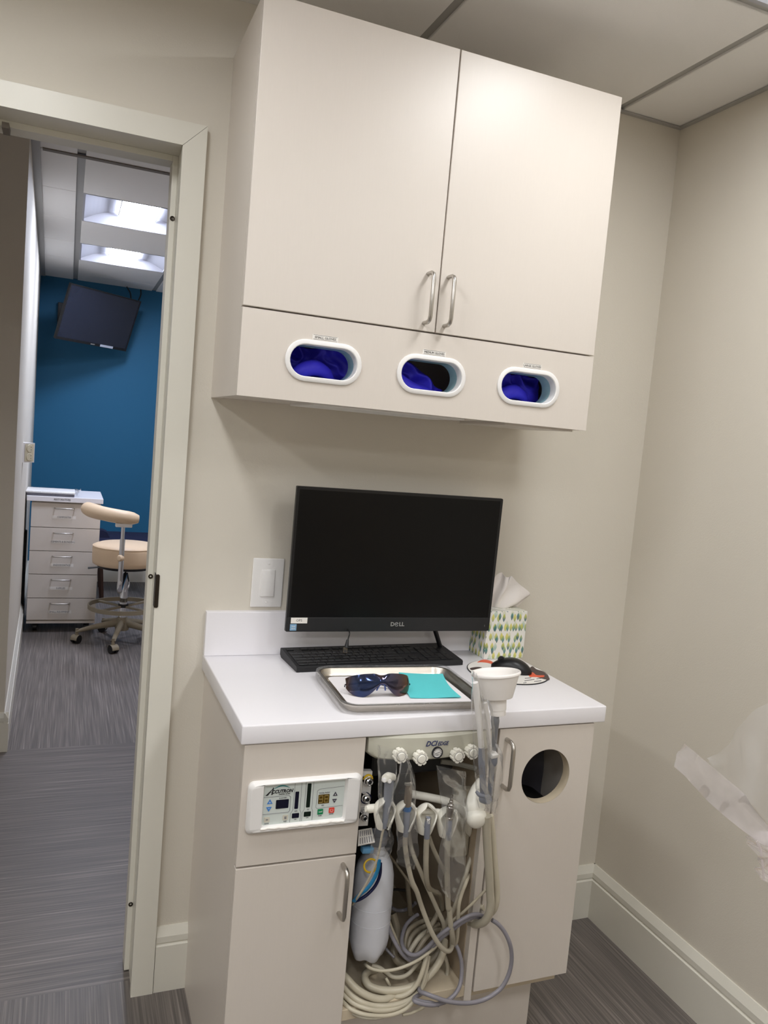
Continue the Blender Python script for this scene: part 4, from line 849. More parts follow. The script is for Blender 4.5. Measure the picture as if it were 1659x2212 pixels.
hose([(0.3808, -0.4500, 0.3165), (0.3859, -0.4600, 0.3042), (0.3893, -0.4700, 0.2853), (0.3872, -0.4800, 0.2648), (0.3798, -0.4900, 0.2456), (0.3643, -0.5000, 0.2351), (0.3468, -0.5050, 0.2285), (0.3260, -0.5100, 0.2281), (0.3036, -0.5150, 0.2322), (0.2808, -0.5150, 0.2389), (0.2632, -0.5100, 0.2445), (0.2676, -0.4950, 0.2394), (0.2861, -0.4800, 0.2330), (0.3105, -0.4600, 0.2207)], .0046, M_hoseg, 'grey tube curving down inside the large outer loop')
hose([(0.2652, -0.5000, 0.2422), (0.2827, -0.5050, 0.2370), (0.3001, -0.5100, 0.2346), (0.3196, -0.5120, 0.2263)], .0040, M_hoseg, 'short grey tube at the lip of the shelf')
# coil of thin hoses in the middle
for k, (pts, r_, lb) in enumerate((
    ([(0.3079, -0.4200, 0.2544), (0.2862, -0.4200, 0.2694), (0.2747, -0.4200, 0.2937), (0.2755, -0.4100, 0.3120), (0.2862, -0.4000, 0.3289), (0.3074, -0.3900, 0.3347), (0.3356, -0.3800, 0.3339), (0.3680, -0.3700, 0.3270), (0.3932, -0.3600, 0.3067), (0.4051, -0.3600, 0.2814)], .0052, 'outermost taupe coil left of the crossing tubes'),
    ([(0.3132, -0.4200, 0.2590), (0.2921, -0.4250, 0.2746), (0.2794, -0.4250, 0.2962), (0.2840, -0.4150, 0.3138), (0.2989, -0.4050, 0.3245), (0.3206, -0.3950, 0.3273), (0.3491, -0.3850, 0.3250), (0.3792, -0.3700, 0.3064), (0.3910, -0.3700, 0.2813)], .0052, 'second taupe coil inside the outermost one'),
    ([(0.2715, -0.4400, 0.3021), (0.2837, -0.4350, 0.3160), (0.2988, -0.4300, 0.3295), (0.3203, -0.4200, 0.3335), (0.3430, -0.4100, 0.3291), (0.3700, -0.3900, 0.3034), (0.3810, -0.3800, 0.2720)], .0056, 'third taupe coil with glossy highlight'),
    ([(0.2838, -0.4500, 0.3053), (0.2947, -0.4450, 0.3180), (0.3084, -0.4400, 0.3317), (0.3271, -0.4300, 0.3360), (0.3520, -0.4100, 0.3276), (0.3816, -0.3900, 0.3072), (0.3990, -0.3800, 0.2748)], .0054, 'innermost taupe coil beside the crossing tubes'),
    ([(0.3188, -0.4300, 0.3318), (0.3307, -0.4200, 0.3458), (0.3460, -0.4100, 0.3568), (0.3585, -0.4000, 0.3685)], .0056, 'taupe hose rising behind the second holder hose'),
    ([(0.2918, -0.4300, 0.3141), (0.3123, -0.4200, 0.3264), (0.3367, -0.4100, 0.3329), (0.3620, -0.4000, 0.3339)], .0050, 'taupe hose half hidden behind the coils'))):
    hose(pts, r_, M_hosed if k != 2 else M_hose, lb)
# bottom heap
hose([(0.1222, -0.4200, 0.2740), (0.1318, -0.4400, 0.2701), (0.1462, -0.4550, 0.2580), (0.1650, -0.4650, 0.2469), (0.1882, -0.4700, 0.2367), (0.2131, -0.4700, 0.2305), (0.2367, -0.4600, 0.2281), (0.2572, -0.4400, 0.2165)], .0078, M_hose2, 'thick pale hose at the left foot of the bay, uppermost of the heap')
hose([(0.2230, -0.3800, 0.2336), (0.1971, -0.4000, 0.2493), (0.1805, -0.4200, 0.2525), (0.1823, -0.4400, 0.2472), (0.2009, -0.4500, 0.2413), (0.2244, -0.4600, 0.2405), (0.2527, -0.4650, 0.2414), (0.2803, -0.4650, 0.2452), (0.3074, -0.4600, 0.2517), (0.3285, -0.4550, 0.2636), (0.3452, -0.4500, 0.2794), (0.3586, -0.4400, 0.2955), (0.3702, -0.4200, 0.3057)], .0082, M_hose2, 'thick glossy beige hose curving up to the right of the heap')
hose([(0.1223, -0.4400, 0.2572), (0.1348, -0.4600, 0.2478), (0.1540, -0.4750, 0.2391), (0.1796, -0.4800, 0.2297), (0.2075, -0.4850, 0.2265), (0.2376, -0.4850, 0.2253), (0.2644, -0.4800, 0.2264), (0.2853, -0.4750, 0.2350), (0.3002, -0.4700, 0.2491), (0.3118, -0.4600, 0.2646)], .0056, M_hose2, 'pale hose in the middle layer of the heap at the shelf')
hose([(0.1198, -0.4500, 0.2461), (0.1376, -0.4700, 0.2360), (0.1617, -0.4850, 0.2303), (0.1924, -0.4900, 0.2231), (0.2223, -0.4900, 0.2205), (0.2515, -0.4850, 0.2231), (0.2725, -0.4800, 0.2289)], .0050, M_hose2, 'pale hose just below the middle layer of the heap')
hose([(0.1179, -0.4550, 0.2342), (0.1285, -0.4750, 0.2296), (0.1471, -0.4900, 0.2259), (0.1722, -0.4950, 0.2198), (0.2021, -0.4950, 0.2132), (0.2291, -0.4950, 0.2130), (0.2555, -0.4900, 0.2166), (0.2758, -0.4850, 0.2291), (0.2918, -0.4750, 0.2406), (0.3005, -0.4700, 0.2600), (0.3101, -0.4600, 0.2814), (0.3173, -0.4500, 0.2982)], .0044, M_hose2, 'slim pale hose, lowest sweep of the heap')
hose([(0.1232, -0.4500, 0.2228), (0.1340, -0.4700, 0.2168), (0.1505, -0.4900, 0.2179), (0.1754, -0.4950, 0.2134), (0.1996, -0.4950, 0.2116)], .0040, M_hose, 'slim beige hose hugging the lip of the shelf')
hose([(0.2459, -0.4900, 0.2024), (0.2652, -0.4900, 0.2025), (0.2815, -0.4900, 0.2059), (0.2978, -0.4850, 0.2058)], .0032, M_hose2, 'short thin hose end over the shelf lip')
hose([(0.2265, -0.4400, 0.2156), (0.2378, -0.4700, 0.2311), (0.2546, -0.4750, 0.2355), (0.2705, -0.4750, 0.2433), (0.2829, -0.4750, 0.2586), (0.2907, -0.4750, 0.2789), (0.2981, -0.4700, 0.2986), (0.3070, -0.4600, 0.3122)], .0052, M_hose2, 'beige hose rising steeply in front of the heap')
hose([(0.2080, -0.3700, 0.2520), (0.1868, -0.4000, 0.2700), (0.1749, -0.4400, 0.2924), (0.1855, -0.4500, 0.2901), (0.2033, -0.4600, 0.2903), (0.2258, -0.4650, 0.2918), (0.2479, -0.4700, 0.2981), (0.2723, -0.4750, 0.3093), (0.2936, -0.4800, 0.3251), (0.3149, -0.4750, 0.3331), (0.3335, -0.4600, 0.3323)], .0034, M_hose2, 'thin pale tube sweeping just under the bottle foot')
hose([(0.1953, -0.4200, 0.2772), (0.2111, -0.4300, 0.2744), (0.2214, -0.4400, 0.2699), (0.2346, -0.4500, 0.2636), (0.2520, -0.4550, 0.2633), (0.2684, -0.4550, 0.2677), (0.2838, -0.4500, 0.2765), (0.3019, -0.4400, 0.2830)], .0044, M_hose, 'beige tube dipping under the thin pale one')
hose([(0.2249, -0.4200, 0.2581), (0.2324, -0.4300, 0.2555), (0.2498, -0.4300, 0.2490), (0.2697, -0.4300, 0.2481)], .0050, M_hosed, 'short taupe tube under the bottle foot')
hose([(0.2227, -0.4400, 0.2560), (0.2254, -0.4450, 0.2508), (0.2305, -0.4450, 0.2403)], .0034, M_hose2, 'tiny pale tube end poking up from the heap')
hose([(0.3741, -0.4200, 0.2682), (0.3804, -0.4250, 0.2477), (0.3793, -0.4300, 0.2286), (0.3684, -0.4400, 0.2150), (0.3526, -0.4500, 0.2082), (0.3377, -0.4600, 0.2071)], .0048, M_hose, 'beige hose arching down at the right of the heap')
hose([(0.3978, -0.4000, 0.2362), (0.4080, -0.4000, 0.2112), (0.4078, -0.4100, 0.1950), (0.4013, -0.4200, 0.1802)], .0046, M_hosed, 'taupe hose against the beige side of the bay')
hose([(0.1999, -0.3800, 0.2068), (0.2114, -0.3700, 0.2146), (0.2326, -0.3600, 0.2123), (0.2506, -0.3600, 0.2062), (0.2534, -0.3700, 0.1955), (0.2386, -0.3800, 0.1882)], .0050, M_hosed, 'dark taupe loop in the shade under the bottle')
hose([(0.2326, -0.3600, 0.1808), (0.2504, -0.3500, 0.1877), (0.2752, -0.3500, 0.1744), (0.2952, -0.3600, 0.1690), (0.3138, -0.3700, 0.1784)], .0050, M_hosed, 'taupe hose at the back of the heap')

# ------------------------------------------------------------------ light switch
ls = thing('light_switch', 'white rocker light switch on the wall left of the monitor', 'light switch', (.002, 0, .98))
pl = obj('plate', MB().box(-.038, .042, -.006, 0, .982, 1.106, bev=.003, seg=3), M_white, ls, smooth=True)
obj('rocker', MB().box(-.0155, .0190, -.0095, -.003, 1.010, 1.078, bev=.0015, mtx=Matrix.Translation((0, 0, 1.044)) @ Matrix.Rotation(-.03, 4, 'X') @ Matrix.Translation((0, 0, -1.044))), M_white, ls, smooth=True)
for z in (.9955, 1.0925): obj('screw', MB().lathe([(0, .001), (.0026, .0006), (.003, 0)], (.002, -.0062, z), (0, -1, 0), seg=16), M_white, ls, smooth=True)

# ------------------------------------------------------------------ monitor (all in one)
MW, MHt = .555, .355
mo = thing('computer_monitor', 'black flat all-in-one computer with blank screen on the worktop', 'monitor', (.309, -.102, .943), -.0203, local=True)
TM = Matrix.Rotation(.0199, 4, 'X')
obj('back_case', MB().box(-MW / 2, MW / 2, .002, .012, 0, MHt, bev=.002).box(-.2, .2, .012, .045, .03, .3, bev=.012, seg=3).move(TM), M_black, mo, smooth=True)
CHN = .0365
obj('bezel', MB().plate(rrect(-MW / 2, MW / 2, 0, MHt, .004), [rect(-MW / 2 + .007, MW / 2 - .007, CHN, MHt - .007)], -.001, .003).move(TM), M_black, mo)
obj('screen', MB().box(-MW / 2 + .007, MW / 2 - .007, .0002, .002, CHN, MHt - .007).move(TM), M_screen, mo)
obj('chin', MB().box(-MW / 2 + .001, MW / 2 - .001, -.003, .002, .0008, CHN - .0008, bev=.001).move(TM), M_black2, mo)
def mtext(s_, size, x, z, m, name, **k): return obj(name, text_bm(s_, size, at(x, -.0034, z), **k).move(TM), m, mo)
mt_ = text_bm('D   LL', .0145, at(.012, -.0034, .0185), squeeze=1.02, bold=.0003)
mt_.tube([(.0098 + .0048 * math.cos(a) , -.0036, .0186 + .0048 * math.sin(a)) for a in [-.5 - k * .52 for k in range(11)]], .0007, seg=4); mt_.tube([(.0052, -.0036, .0180), (.0142, -.0036, .0205)], .0007, seg=4)
obj('logo', mt_.move(TM), M_silver_ink, mo)
obj('name_label', MB().box(-.2665, -.2255, -.0036, -.0028, .0215, .0355).move(TM), M_label, mo, label='white room label'); mtext('OP5', .0085, -.246, .0285, M_ink, 'label_text')
mo.children[-1].location.y -= .0008
obj('sticker', MB().box(-.2675, -.2515, -.0036, -.0028, .0035, .0195).move(TM), mat('sticker_blue', (128, 168, 200), .3), mo, label='small pale blue sticker'); 
o_ = mtext('intel\ncore', .0052, -.2595, .0115, M_white, 'sticker_text'); o_.location.y -= .0008
obj('power_mark', MB().box(.262, .2625, -.0036, -.003, .012, .017).move(TM), M_silver_ink, mo)
st_ = MB()
lf = (0.4944, -0.0350, 0.8805)
st_.tube([(.118, .030, .03), (.142, .045, -.01), (.176, .062, -.0740)], .0062, seg=10, smoothn=4)
st_.tube([(-.158, .062, -.0745), (.176, .062, -.0745)], .005, seg=8)
obj('stand', st_, M_black, mo, smooth=True)
us = thing('usb_cable', 'black cable with a metal plug dangling from the monitor over the keyboard', 'cable', (0.1834, -0.1250, 0.9134))
obj('cord', MB().tube([(.19, -.085, .952), (0.1890, -0.1180, 0.9453), (0.1846, -0.1240, 0.9306), (0.1819, -0.1270, 0.9221)], .0016, seg=8, smoothn=6), M_black, us, smooth=True)
obj('plug_grip', MB().tube([(0.1832, -0.1250, 0.9286), (0.1785, -0.1330, 0.9099)], [.003, .0056], seg=10), M_black2, us, smooth=True)
pm = Matrix.Translation((0.1741, -0.1370, 0.9042)) @ Matrix.Rotation(.18, 4, 'Y') @ Matrix.Rotation(-.5, 4, 'X')
obj('plug_shell', MB().box(-.0055, .0055, -.0025, .0025, -.006, .008, mtx=pm), mat('plug_steel', (74, 68, 60), .35, .8), us)
obj('plug_slot', MB().box(-.003, .003, -.0029, -.0024, -.005, .002, mtx=pm), M_black, us)

# ------------------------------------------------------------------ keyboard
KW, KD = .450, .135
kb = thing('keyboard', 'black full-size keyboard in front of the monitor', 'keyboard', (.2705, -.160, CZ), .045, local=True)
kc = MB(); kc.b
prof = [(-.0, .001), (0, .011), (.004, .0135), (KD - .004, .0235), (KD, .021), (KD, .006), (KD - .01, .0005)]
kc.prism(prof, -KW / 2, KW / 2, lambda a, z, t: (t, a, z)); bmesh.ops.bevel(kc.b, geom=[e for e in kc.b.edges if e.calc_face_angle(0) > .8], offset=.0015, segments=2, affect='EDGES')
case = obj('case', kc, M_black2, kb)
kz = lambda y: .0135 + (y - .004) / (KD - .008) * .010
keymesh = {}
def key(x0, x1, y0, y1):
    w = round(x1 - x0, 4); d = round(y1 - y0, 4)
    if (w, d) not in keymesh:
        b = MB().box(-w / 2 + .0008, w / 2 - .0008, -d / 2 + .0008, d / 2 - .0008, -.001, .0022, bev=.0006, seg=1)
        o = obj('key', b, M_black, kb); keymesh[(w, d)] = o.data; 
    else:
        o = bpy.data.objects.new('key', keymesh[(w, d)]); COL.objects.link(o); o.parent = kb
    o.location = ((x0 + x1) / 2, (y0 + y1) / 2, kz((y0 + y1) / 2) - .001); o.rotation_euler = (.079, 0, 0)
    return o
U1 = .0187; x_ = -KW / 2 + .008; rowsY = [.106, .0825, .0645, .0465, .0285, .0105]; kd = .0178
LETT = []
def krow(y, ws, d=kd, chars=None, x0=None):
    x = x_ if x0 is None else x0
    for i, w in enumerate(ws):
        if w < 0: x += -w * U1; continue
        key(x, x + w * U1, y, y + d); 
        if chars and i < len(chars) and chars[i] != ' ': LETT.append((chars[i], x + .0045, y + d * .62))
        x += w * U1
krow(rowsY[0], [1, -1, 1, 1, 1, 1, -.5, 1, 1, 1, 1, -.5, 1, 1, 1, 1], .0135)
krow(rowsY[1], [1] * 13 + [2], chars='`1234567890-=')
krow(rowsY[2], [1.5] + [1] * 12 + [1.5], chars=' QWERTYUIOP[]')
krow(rowsY[3], [1.75] + [1] * 11 + [2.25], chars=" ASDFGHJKL;'")
krow(rowsY[4], [2.25] + [1] * 10 + [2.75], chars=' ZXCVBNM,./')
krow(rowsY[5], [1.25, 1.25, 1.25, 6.25, 1.25, 1.25, 1.25, 1.25])
xa = x_ + 15.25 * U1
krow(rowsY[0], [1, 1, 1], .0135, x0=xa); krow(rowsY[1], [1, 1, 1], x0=xa); krow(rowsY[2], [1, 1, 1], x0=xa); krow(rowsY[4], [-1, 1], x0=xa); krow(rowsY[5], [1, 1, 1], x0=xa)
xn = xa + 3.25 * U1
krow(rowsY[1], [1, 1, 1, 1], x0=xn, chars=' /*-'); krow(rowsY[2], [1, 1, 1], x0=xn, chars='789'); krow(rowsY[3], [1, 1, 1], x0=xn, chars='456'); krow(rowsY[4], [1, 1, 1], x0=xn, chars='123'); krow(rowsY[5], [2, 1], x0=xn, chars='0.')
key(xn + 3 * U1, xn + 4 * U1, rowsY[3], rowsY[2] + kd); key(xn + 3 * U1, xn + 4 * U1, rowsY[5], rowsY[4] + kd)
lgd = MB()
for c, x, y in LETT:
    q = text_bm(c, .0062, Matrix.Translation((x, y, kz(y) + .0018)) @ Matrix.Rotation(.079, 4, 'X'), depth=.0001); me = bpy.data.meshes.new('q'); q.b.to_mesh(me); q.b.free(); lgd.b.from_mesh(me); bpy.data.meshes.remove(me)
for x, y, w in ((-.2, .088, .007), (-.2, .070, .008), (-.2, .052, .008), (-.2, .034, .008), (-.2, .016, .006), (-.155, .016, .004), (.035, .052, .007), (.03, .034, .006), (.03, .088, .008), (.06, .088, .008), (.09, .088, .006), (.075, .07, .005)):
    lgd.box(x, x + w, y, y + .0014, kz(y) + .0013, kz(y) + .0017)
lo = obj('key_legends', lgd, mat('legend_grey', (150, 150, 152), .6), kb); lo['kind'] = 'stuff'

# ------------------------------------------------------------------ tray, paper, cloth, glasses, film
TCx, TCy, TR = .2385, -.336, -.055
tr = thing('instrument_tray', 'stainless steel tray on the worktop in front of the keyboard', 'tray', (TCx, TCy, CZ), TR, local=True)
def rr3(w, d, r, z, n=8): return [Vector((x, y, z)) for x, y in rrect(-w / 2, w / 2, -d / 2, d / 2, r, n)]
b = MB(); lay = [(.330, .262, .034, .0165), (.332, .264, .035, .0195), (.326, .258, .033, .0205), (.318, .250, .032, .0195), (.306, .238, .028, .006), (.298, .230, .024, .0025), (.29, .222, .02, .002)]
prev = None; t = b.b
for w, d, r_, z in lay:
    vs = [t.verts.new(p) for p in rr3(w, d, r_, z)]
    if prev:
        for i in range(len(vs)): t.faces.new((prev[i], prev[(i + 1) % len(vs)], vs[(i + 1) % len(vs)], vs[i]))
    prev = vs
t.faces.new(prev)
prev = None
for w, d, r_, z in [(.330, .262, .034, .0165), (.322, .254, .032, .0175), (.309, .241, .028, .004), (.300, .232, .024, .0), (.29, .222, .02, .0)]:
    vs = [t.verts.new(p) for p in rr3(w, d, r_, z)]
    if prev:
        for i in range(len(vs)): t.faces.new((prev[i], vs[i], vs[(i + 1) % len(vs)], prev[(i + 1) % len(vs)]))
    prev = vs
t.faces.new(prev[::-1]); bmesh.ops.remove_doubles(t, verts=t.verts, dist=.00005)
obj('pan', b, M_steel, tr, smooth=True, angle=.9)
TMX = Matrix.Translation((TCx, TCy, CZ)) @ Matrix.Rotation(TR, 4, 'Z')
pp = MB(); o_ = rrect(-.142, .142, -.104, .102, .016, 6)
pp.b.faces.new([pp.b.verts.new((x, y + (.012 * ((x - .0) / .14) ** 2 if y < 0 else 0), .0034 + (.003 if x > .12 or x < -.12 else 0))) for x, y in o_]); pp.solid(.0004); pp.move(TMX)
tag(obj('tray_paper', pp, M_paper), 'white paper liner lying in the steel tray', 'paper')
# cloth
c4 = [Vector(p) for p in ((0.2817, -0.2287, 0.8745), (0.3920, -0.2437, 0.8725), (0.3568, -0.4095, 0.8715), (0.2395, -0.3965, 0.8720))]
def clf(u, v):
    p = (c4[0].lerp(c4[1], u)).lerp(c4[3].lerp(c4[2], u), v)
    p = p + Vector((-.004 * math.sin(PI * v) * (1 - u) + .006 * math.sin(PI * v) * u * -1, -.006 * math.sin(PI * u) * (1 - v), .0015 * math.sin(u * 5) * math.sin(v * 4) + .0012)); return p
tag(obj('cleaning_cloth', MB().grid(clf, 24, 24).solid(.0009), M_cloth, smooth=True, angle=1.2), 'turquoise lens cloth lying in the tray beside the sunglasses', 'cloth')
cl2 = MB().tube([(0.2434, -0.3703, 0.8740), (0.2430, -0.3799, 0.8735), (0.2420, -0.3898, 0.8730), (0.2406, -0.3951, 0.8720)], .002, seg=8, smoothn=4)
# tray film: wrinkled clear bag around the tray
def tf(u, v):
    a = 2 * PI * u; pts = rrect(-.168, .168, -.134, .134, .038, 10); n = len(pts); k = u * n; i = int(k) % n; j = (i + 1) % n; fr = k - int(k)
    x = pts[i][0] * (1 - fr) + pts[j][0] * fr; y = pts[i][1] * (1 - fr) + pts[j][1] * fr
    n1 = noise.noise(Vector((x * 30, y * 30, v * 4))) * .004; sc = (1.0, 1.012, 1.01, .985, .945, .91)[min(5, int(v * 5 + .5))]
    z = (.001, .010, .0215, .0235, .0165, .0085)[min(5, int(v * 5 + .5))]
    return TMX @ Vector((x * sc + n1, y * sc + n1 * .7, z + abs(n1) * .3))
tag(obj('tray_cover', MB().grid(tf, 160, 6, closeu=True), M_filmw, smooth=True, angle=3), 'clear wrinkled plastic bag pulled around the rim of the steel tray', 'plastic cover')
# sunglasses
ml_ = bpy.data.materials.new('mirrored_lens'); ml_.use_nodes = True; nt = ml_.node_tree; bs = nt.nodes['Principled BSDF']
lw_ = nt.nodes.new('ShaderNodeLayerWeight'); lw_.inputs['Blend'].default_value = .45; rp = nt.nodes.new('ShaderNodeValToRGB'); e = rp.color_ramp.elements
e[0].position = .05; e[0].color = lin((54, 68, 108)); e[1].position = .8; e[1].color = lin((90, 74, 44)); z_ = e.new(.15); z_.color = lin((78, 72, 88)); z_ = e.new(.38); z_.color = lin((122, 88, 68))
nt.links.new(lw_.outputs['Facing'], rp.inputs[0]); nt.links.new(rp.outputs[0], bs.inputs['Base Color']); bs.inputs['Metallic'].default_value = .85; bs.inputs['Roughness'].default_value = .08; bs.inputs['Alpha'].default_value = .88
sg_ = thing('safety_glasses', 'wraparound sunglasses with blue mirrored lenses lying in the tray', 'sunglasses', (.1795, -.352, .868), -.06, local=True)
def lensf(u, v):
    s_ = (u - .5) * 2; x = .0735 * math.sin(s_ * 1.25) / math.sin(1.25); y = -.030 * (1 - abs(s_) ** 2.4) + .0
    top = .053 - .020 * abs(s_) ** 2.6 - .005 * math.exp(-(s_ / .11) ** 2); 
    a = abs(s_); bot = .002 + .030 * min(1.0, (max(0.0, .46 - a) / .40)) ** 1.7 + .013 * (max(0.0, a - .46) / .54) ** 2.2 
    z = bot + (top - bot) * v
    return (x, y - .004 * math.sin(PI * v) + .010 * v, z)
obj('lens_shield', MB().grid(lensf, 70, 18).solid(.0018), ml_, sg_, smooth=True, angle=1.0)
for s_ in (-1, 1):
    tp = [(s_ * .0755, .002, .020), (s_ * .066, .016, .018), (s_ * .030, .030, .016), (-s_ * .008, .026, .014), (-s_ * .034, .010, .008), (-s_ * .040, .000, .003)] if s_ > 0 else [(s_ * .0755, .002, .018), (s_ * .066, .020, .016), (s_ * .020, .036, .013), (.02, .032, .011), (.045, .018, .006), (.052, .008, .003)]
    obj('temple', MB().tube(tp, [.0022, .002, .002, .0024, .003, .0026], seg=8, smoothn=5, flat=.6), mat('temple_navy', (26, 26, 48), .25), sg_, smooth=True)
obj('nose_bridge', MB().tube([(-.010, -.022, .016), (-.006, -.026, .028), (0, -.027, .032), (.006, -.026, .028), (.010, -.022, .016)], .0018, seg=8, smoothn=4), mat('bridge_blue', (60, 84, 150), .2), sg_, smooth=True)

# ------------------------------------------------------------------ tissue box
tbx = thing('tissue_box', 'square tissue box printed with yellow and teal leaves, by the wall', 'tissue box', (.6445, -.052, CZ), 0.02)
m = bpy.data.materials.new('leaf_print'); m.use_nodes = True; nt = m.node_tree; bs = nt.nodes['Principled BSDF']; bs.inputs['Roughness'].default_value = .55
tc = nt.nodes.new('ShaderNodeTexCoord'); sp_ = nt.nodes.new('ShaderNodeSeparateXYZ'); nt.links.new(tc.outputs['Object'], sp_.inputs[0])
def mth(op, a=None, b_=None, c=None):
    n_ = nt.nodes.new('ShaderNodeMath'); n_.operation = op
    for i, q_ in enumerate((a, b_, c)):
        if q_ is None: continue
        if isinstance(q_, (int, float)): n_.inputs[i].default_value = q_
        else: nt.links.new(q_, n_.inputs[i])
    return n_.outputs[0]
hx_ = mth('ADD', sp_.outputs['X'], sp_.outputs['Y'])
def leaf_layer(pw, ph, ox, oz, rw, rh):
    zz = mth('MULTIPLY_ADD', sp_.outputs['Z'], 1 / ph, oz); row = mth('FLOOR', zz); fzr = mth('SUBTRACT', zz, row)
    xx = mth('ADD', mth('MULTIPLY_ADD', hx_, 1 / pw, ox), mth('MULTIPLY', row, .43)); colm = mth('FLOOR', xx); fxr = mth('SUBTRACT', xx, colm)
    wn = nt.nodes.new('ShaderNodeTexWhiteNoise'); wn.noise_dimensions = '3D'; cmb = nt.nodes.new('ShaderNodeCombineXYZ'); nt.links.new(row, cmb.inputs[0]); nt.links.new(colm, cmb.inputs[1]); cmb.inputs[2].default_value = ox; nt.links.new(cmb.outputs[0], wn.inputs[0])
    du_ = mth('ABSOLUTE', mth('SUBTRACT', fxr, .5)); dv = mth('SUBTRACT', fzr, .5)
    # leaf: width shrinks to points
    hw = mth('MULTIPLY', mth('SUBTRACT', 1, mth('POWER', mth('ABSOLUTE', mth('DIVIDE', dv, rh)), 1.6)), rw)
    mask = mth('LESS_THAN', du_, hw); ok = mth('GREATER_THAN', wn.outputs[0], .12)
    return mth('MULTIPLY', mask, ok), dv, wn.outputs[0]
white = nt.nodes.new('ShaderNodeRGB'); white.outputs[0].default_value = lin((230, 228, 222)); cur = white.outputs[0]
for pw, ph, ox, oz, rw, rh, cA, cM, cB in ((.0260, .0300, 3.1, .4, .20, .40, (150, 180, 170), (190, 206, 190), (214, 214, 190)), (.0170, .0262, .3, .2, .28, .44, (18, 84, 96), (170, 176, 70), (214, 206, 92)), (.0190, .0310, 7.62, .75, .22, .36, (20, 84, 92), (34, 120, 116), (176, 186, 96))):
    msk, dv, rnd = leaf_layer(pw, ph, ox, oz, rw, rh)
    ramp = nt.nodes.new('ShaderNodeValToRGB'); e = ramp.color_ramp.elements; e[0].position = .18; e[0].color = lin(cA); e[1].position = .85; e[1].color = lin(cB); q_ = e.new(.48); q_.color = lin(cM)
    nt.links.new(mth('ADD', mth('ADD', dv, .5), mth('MULTIPLY_ADD', rnd, .6, -.3)), ramp.inputs[0])
    mx = nt.nodes.new('ShaderNodeMix'); mx.data_type = 'RGBA'; nt.links.new(mth('MULTIPLY', msk, .85), mx.inputs[0]); nt.links.new(cur, mx.inputs[6]); nt.links.new(ramp.outputs[0], mx.inputs[7]); cur = mx.outputs[2]
nt.links.new(cur, bs.inputs['Base Color'])
TX0, TX1, TY0, TY1, TZ = .583, .706, -.101, -.004, .994
bx_ = MB().box(TX0, TX1, TY0, TY1, CZ, TZ, bev=.0012); obj('box', bx_, m, tbx)
obj('slot_rim', MB().tube([((TX0 + TX1) / 2 + .035 * math.cos(a), (TY0 + TY1) / 2 + .022 * math.sin(a), TZ + .0003) for a in [2 * PI * k / 28 for k in range(28)]], .0008, seg=6, closed=True), M_label, tbx)
# tissue: pinched fan with folds
tl = [Vector(p) for p in [(0.6180, -0.0500, 1.0652), (0.6269, -0.0500, 1.0793), (0.6507, -0.0400, 1.0903), (0.6535, -0.0550, 1.0823), (0.6635, -0.0600, 1.0772), (0.6675, -0.0700, 1.0831), (0.6879, -0.0650, 1.0708), (0.7091, -0.0600, 1.0528), (0.7383, -0.0550, 1.0315), (0.7348, -0.0500, 1.0256), (0.7332, -0.0450, 1.0198), (0.7205, -0.0400, 0.9995), (0.7003, -0.0400, 0.9867)]]
b0 = Vector(((TX0 + TX1) / 2 - .004, -.052, TZ - .012)); 
TL = catmull(tl, 5)
def tif(u, v):
    k = u * (len(TL) - 1); i = min(int(k), len(TL) - 2); tip = TL[i].lerp(TL[i + 1], k - i)
    base = b0 + Vector((-.030 + .055 * u, .010 * math.sin(u * 9), 0))
    p = base.lerp(tip, v); fold = .010 * math.sin(u * 17) * math.sin(PI * min(1, v * .9 + .05)); return p + Vector((.002 * math.sin(v * 9 + u * 5), fold, .003 * math.sin(u * 22) * v))
obj('tissue', MB().grid(tif, 72, 22).solid(.0006), M_tissue, tbx, smooth=True, angle=1.3)

# ------------------------------------------------------------------ mouse pad and mouse
mpd = thing('mouse_pad', 'round white mouse pad with a dark and orange print', 'mouse pad', (.589, -.218, CZ))
obj('pad', MB().lathe([(0, 0), (.1035, 0), (.1035, .0020), (.102, .0024), (0, .0024)], (.589, -.218, CZ), (0, 0, 1), seg=72), M_black2, mpd, smooth=True)
obj('pad_face', MB().lathe([(0, .00245), (.1015, .00245), (.1015, .0021)], (.589, -.218, CZ), (0, 0, 1), seg=72), M_label, mpd)
def blob(pts, z, m, nm):
    P = catmull([(p[0], p[1], 0) for p in pts], 6, True); b = MB(); b.b.faces.new([b.b.verts.new((p.x, p.y, z)) for p in P]); bmesh.ops.triangulate(b.b, faces=b.b.faces); return obj(nm, b.solid(.0001), m, mpd)
blob([(0.5457, -0.1356, 0.8659), (0.5767, -0.1132, 0.8659), (0.5917, -0.1288, 0.8659), (0.5836, -0.1598, 0.8659), (0.5733, -0.1450, 0.8659), (0.5591, -0.1367, 0.8659)], CZ + .0026, mat('print_orange', (226, 96, 62), .5), 'print')
blob([(0.6831, -0.1838, 0.8659), (0.6810, -0.2097, 0.8659), (0.6889, -0.2306, 0.8659), (0.6780, -0.2689, 0.8659), (0.6656, -0.2930, 0.8659), (0.6538, -0.2918, 0.8659), (0.6416, -0.2716, 0.8659), (0.6275, -0.2574, 0.8659), (0.6423, -0.2262, 0.8659)], CZ + .0026, mat('print_brown', (74, 60, 58), .5), 'print')
blob([(0.6390, -0.2391, 0.8659), (0.6539, -0.2339, 0.8659), (0.6512, -0.2565, 0.8659), (0.6708, -0.2604, 0.8659), (0.6581, -0.2745, 0.8659), (0.6351, -0.2709, 0.8659), (0.6241, -0.2666, 0.8659)], CZ + .0028, MATS['print_orange'], 'print')
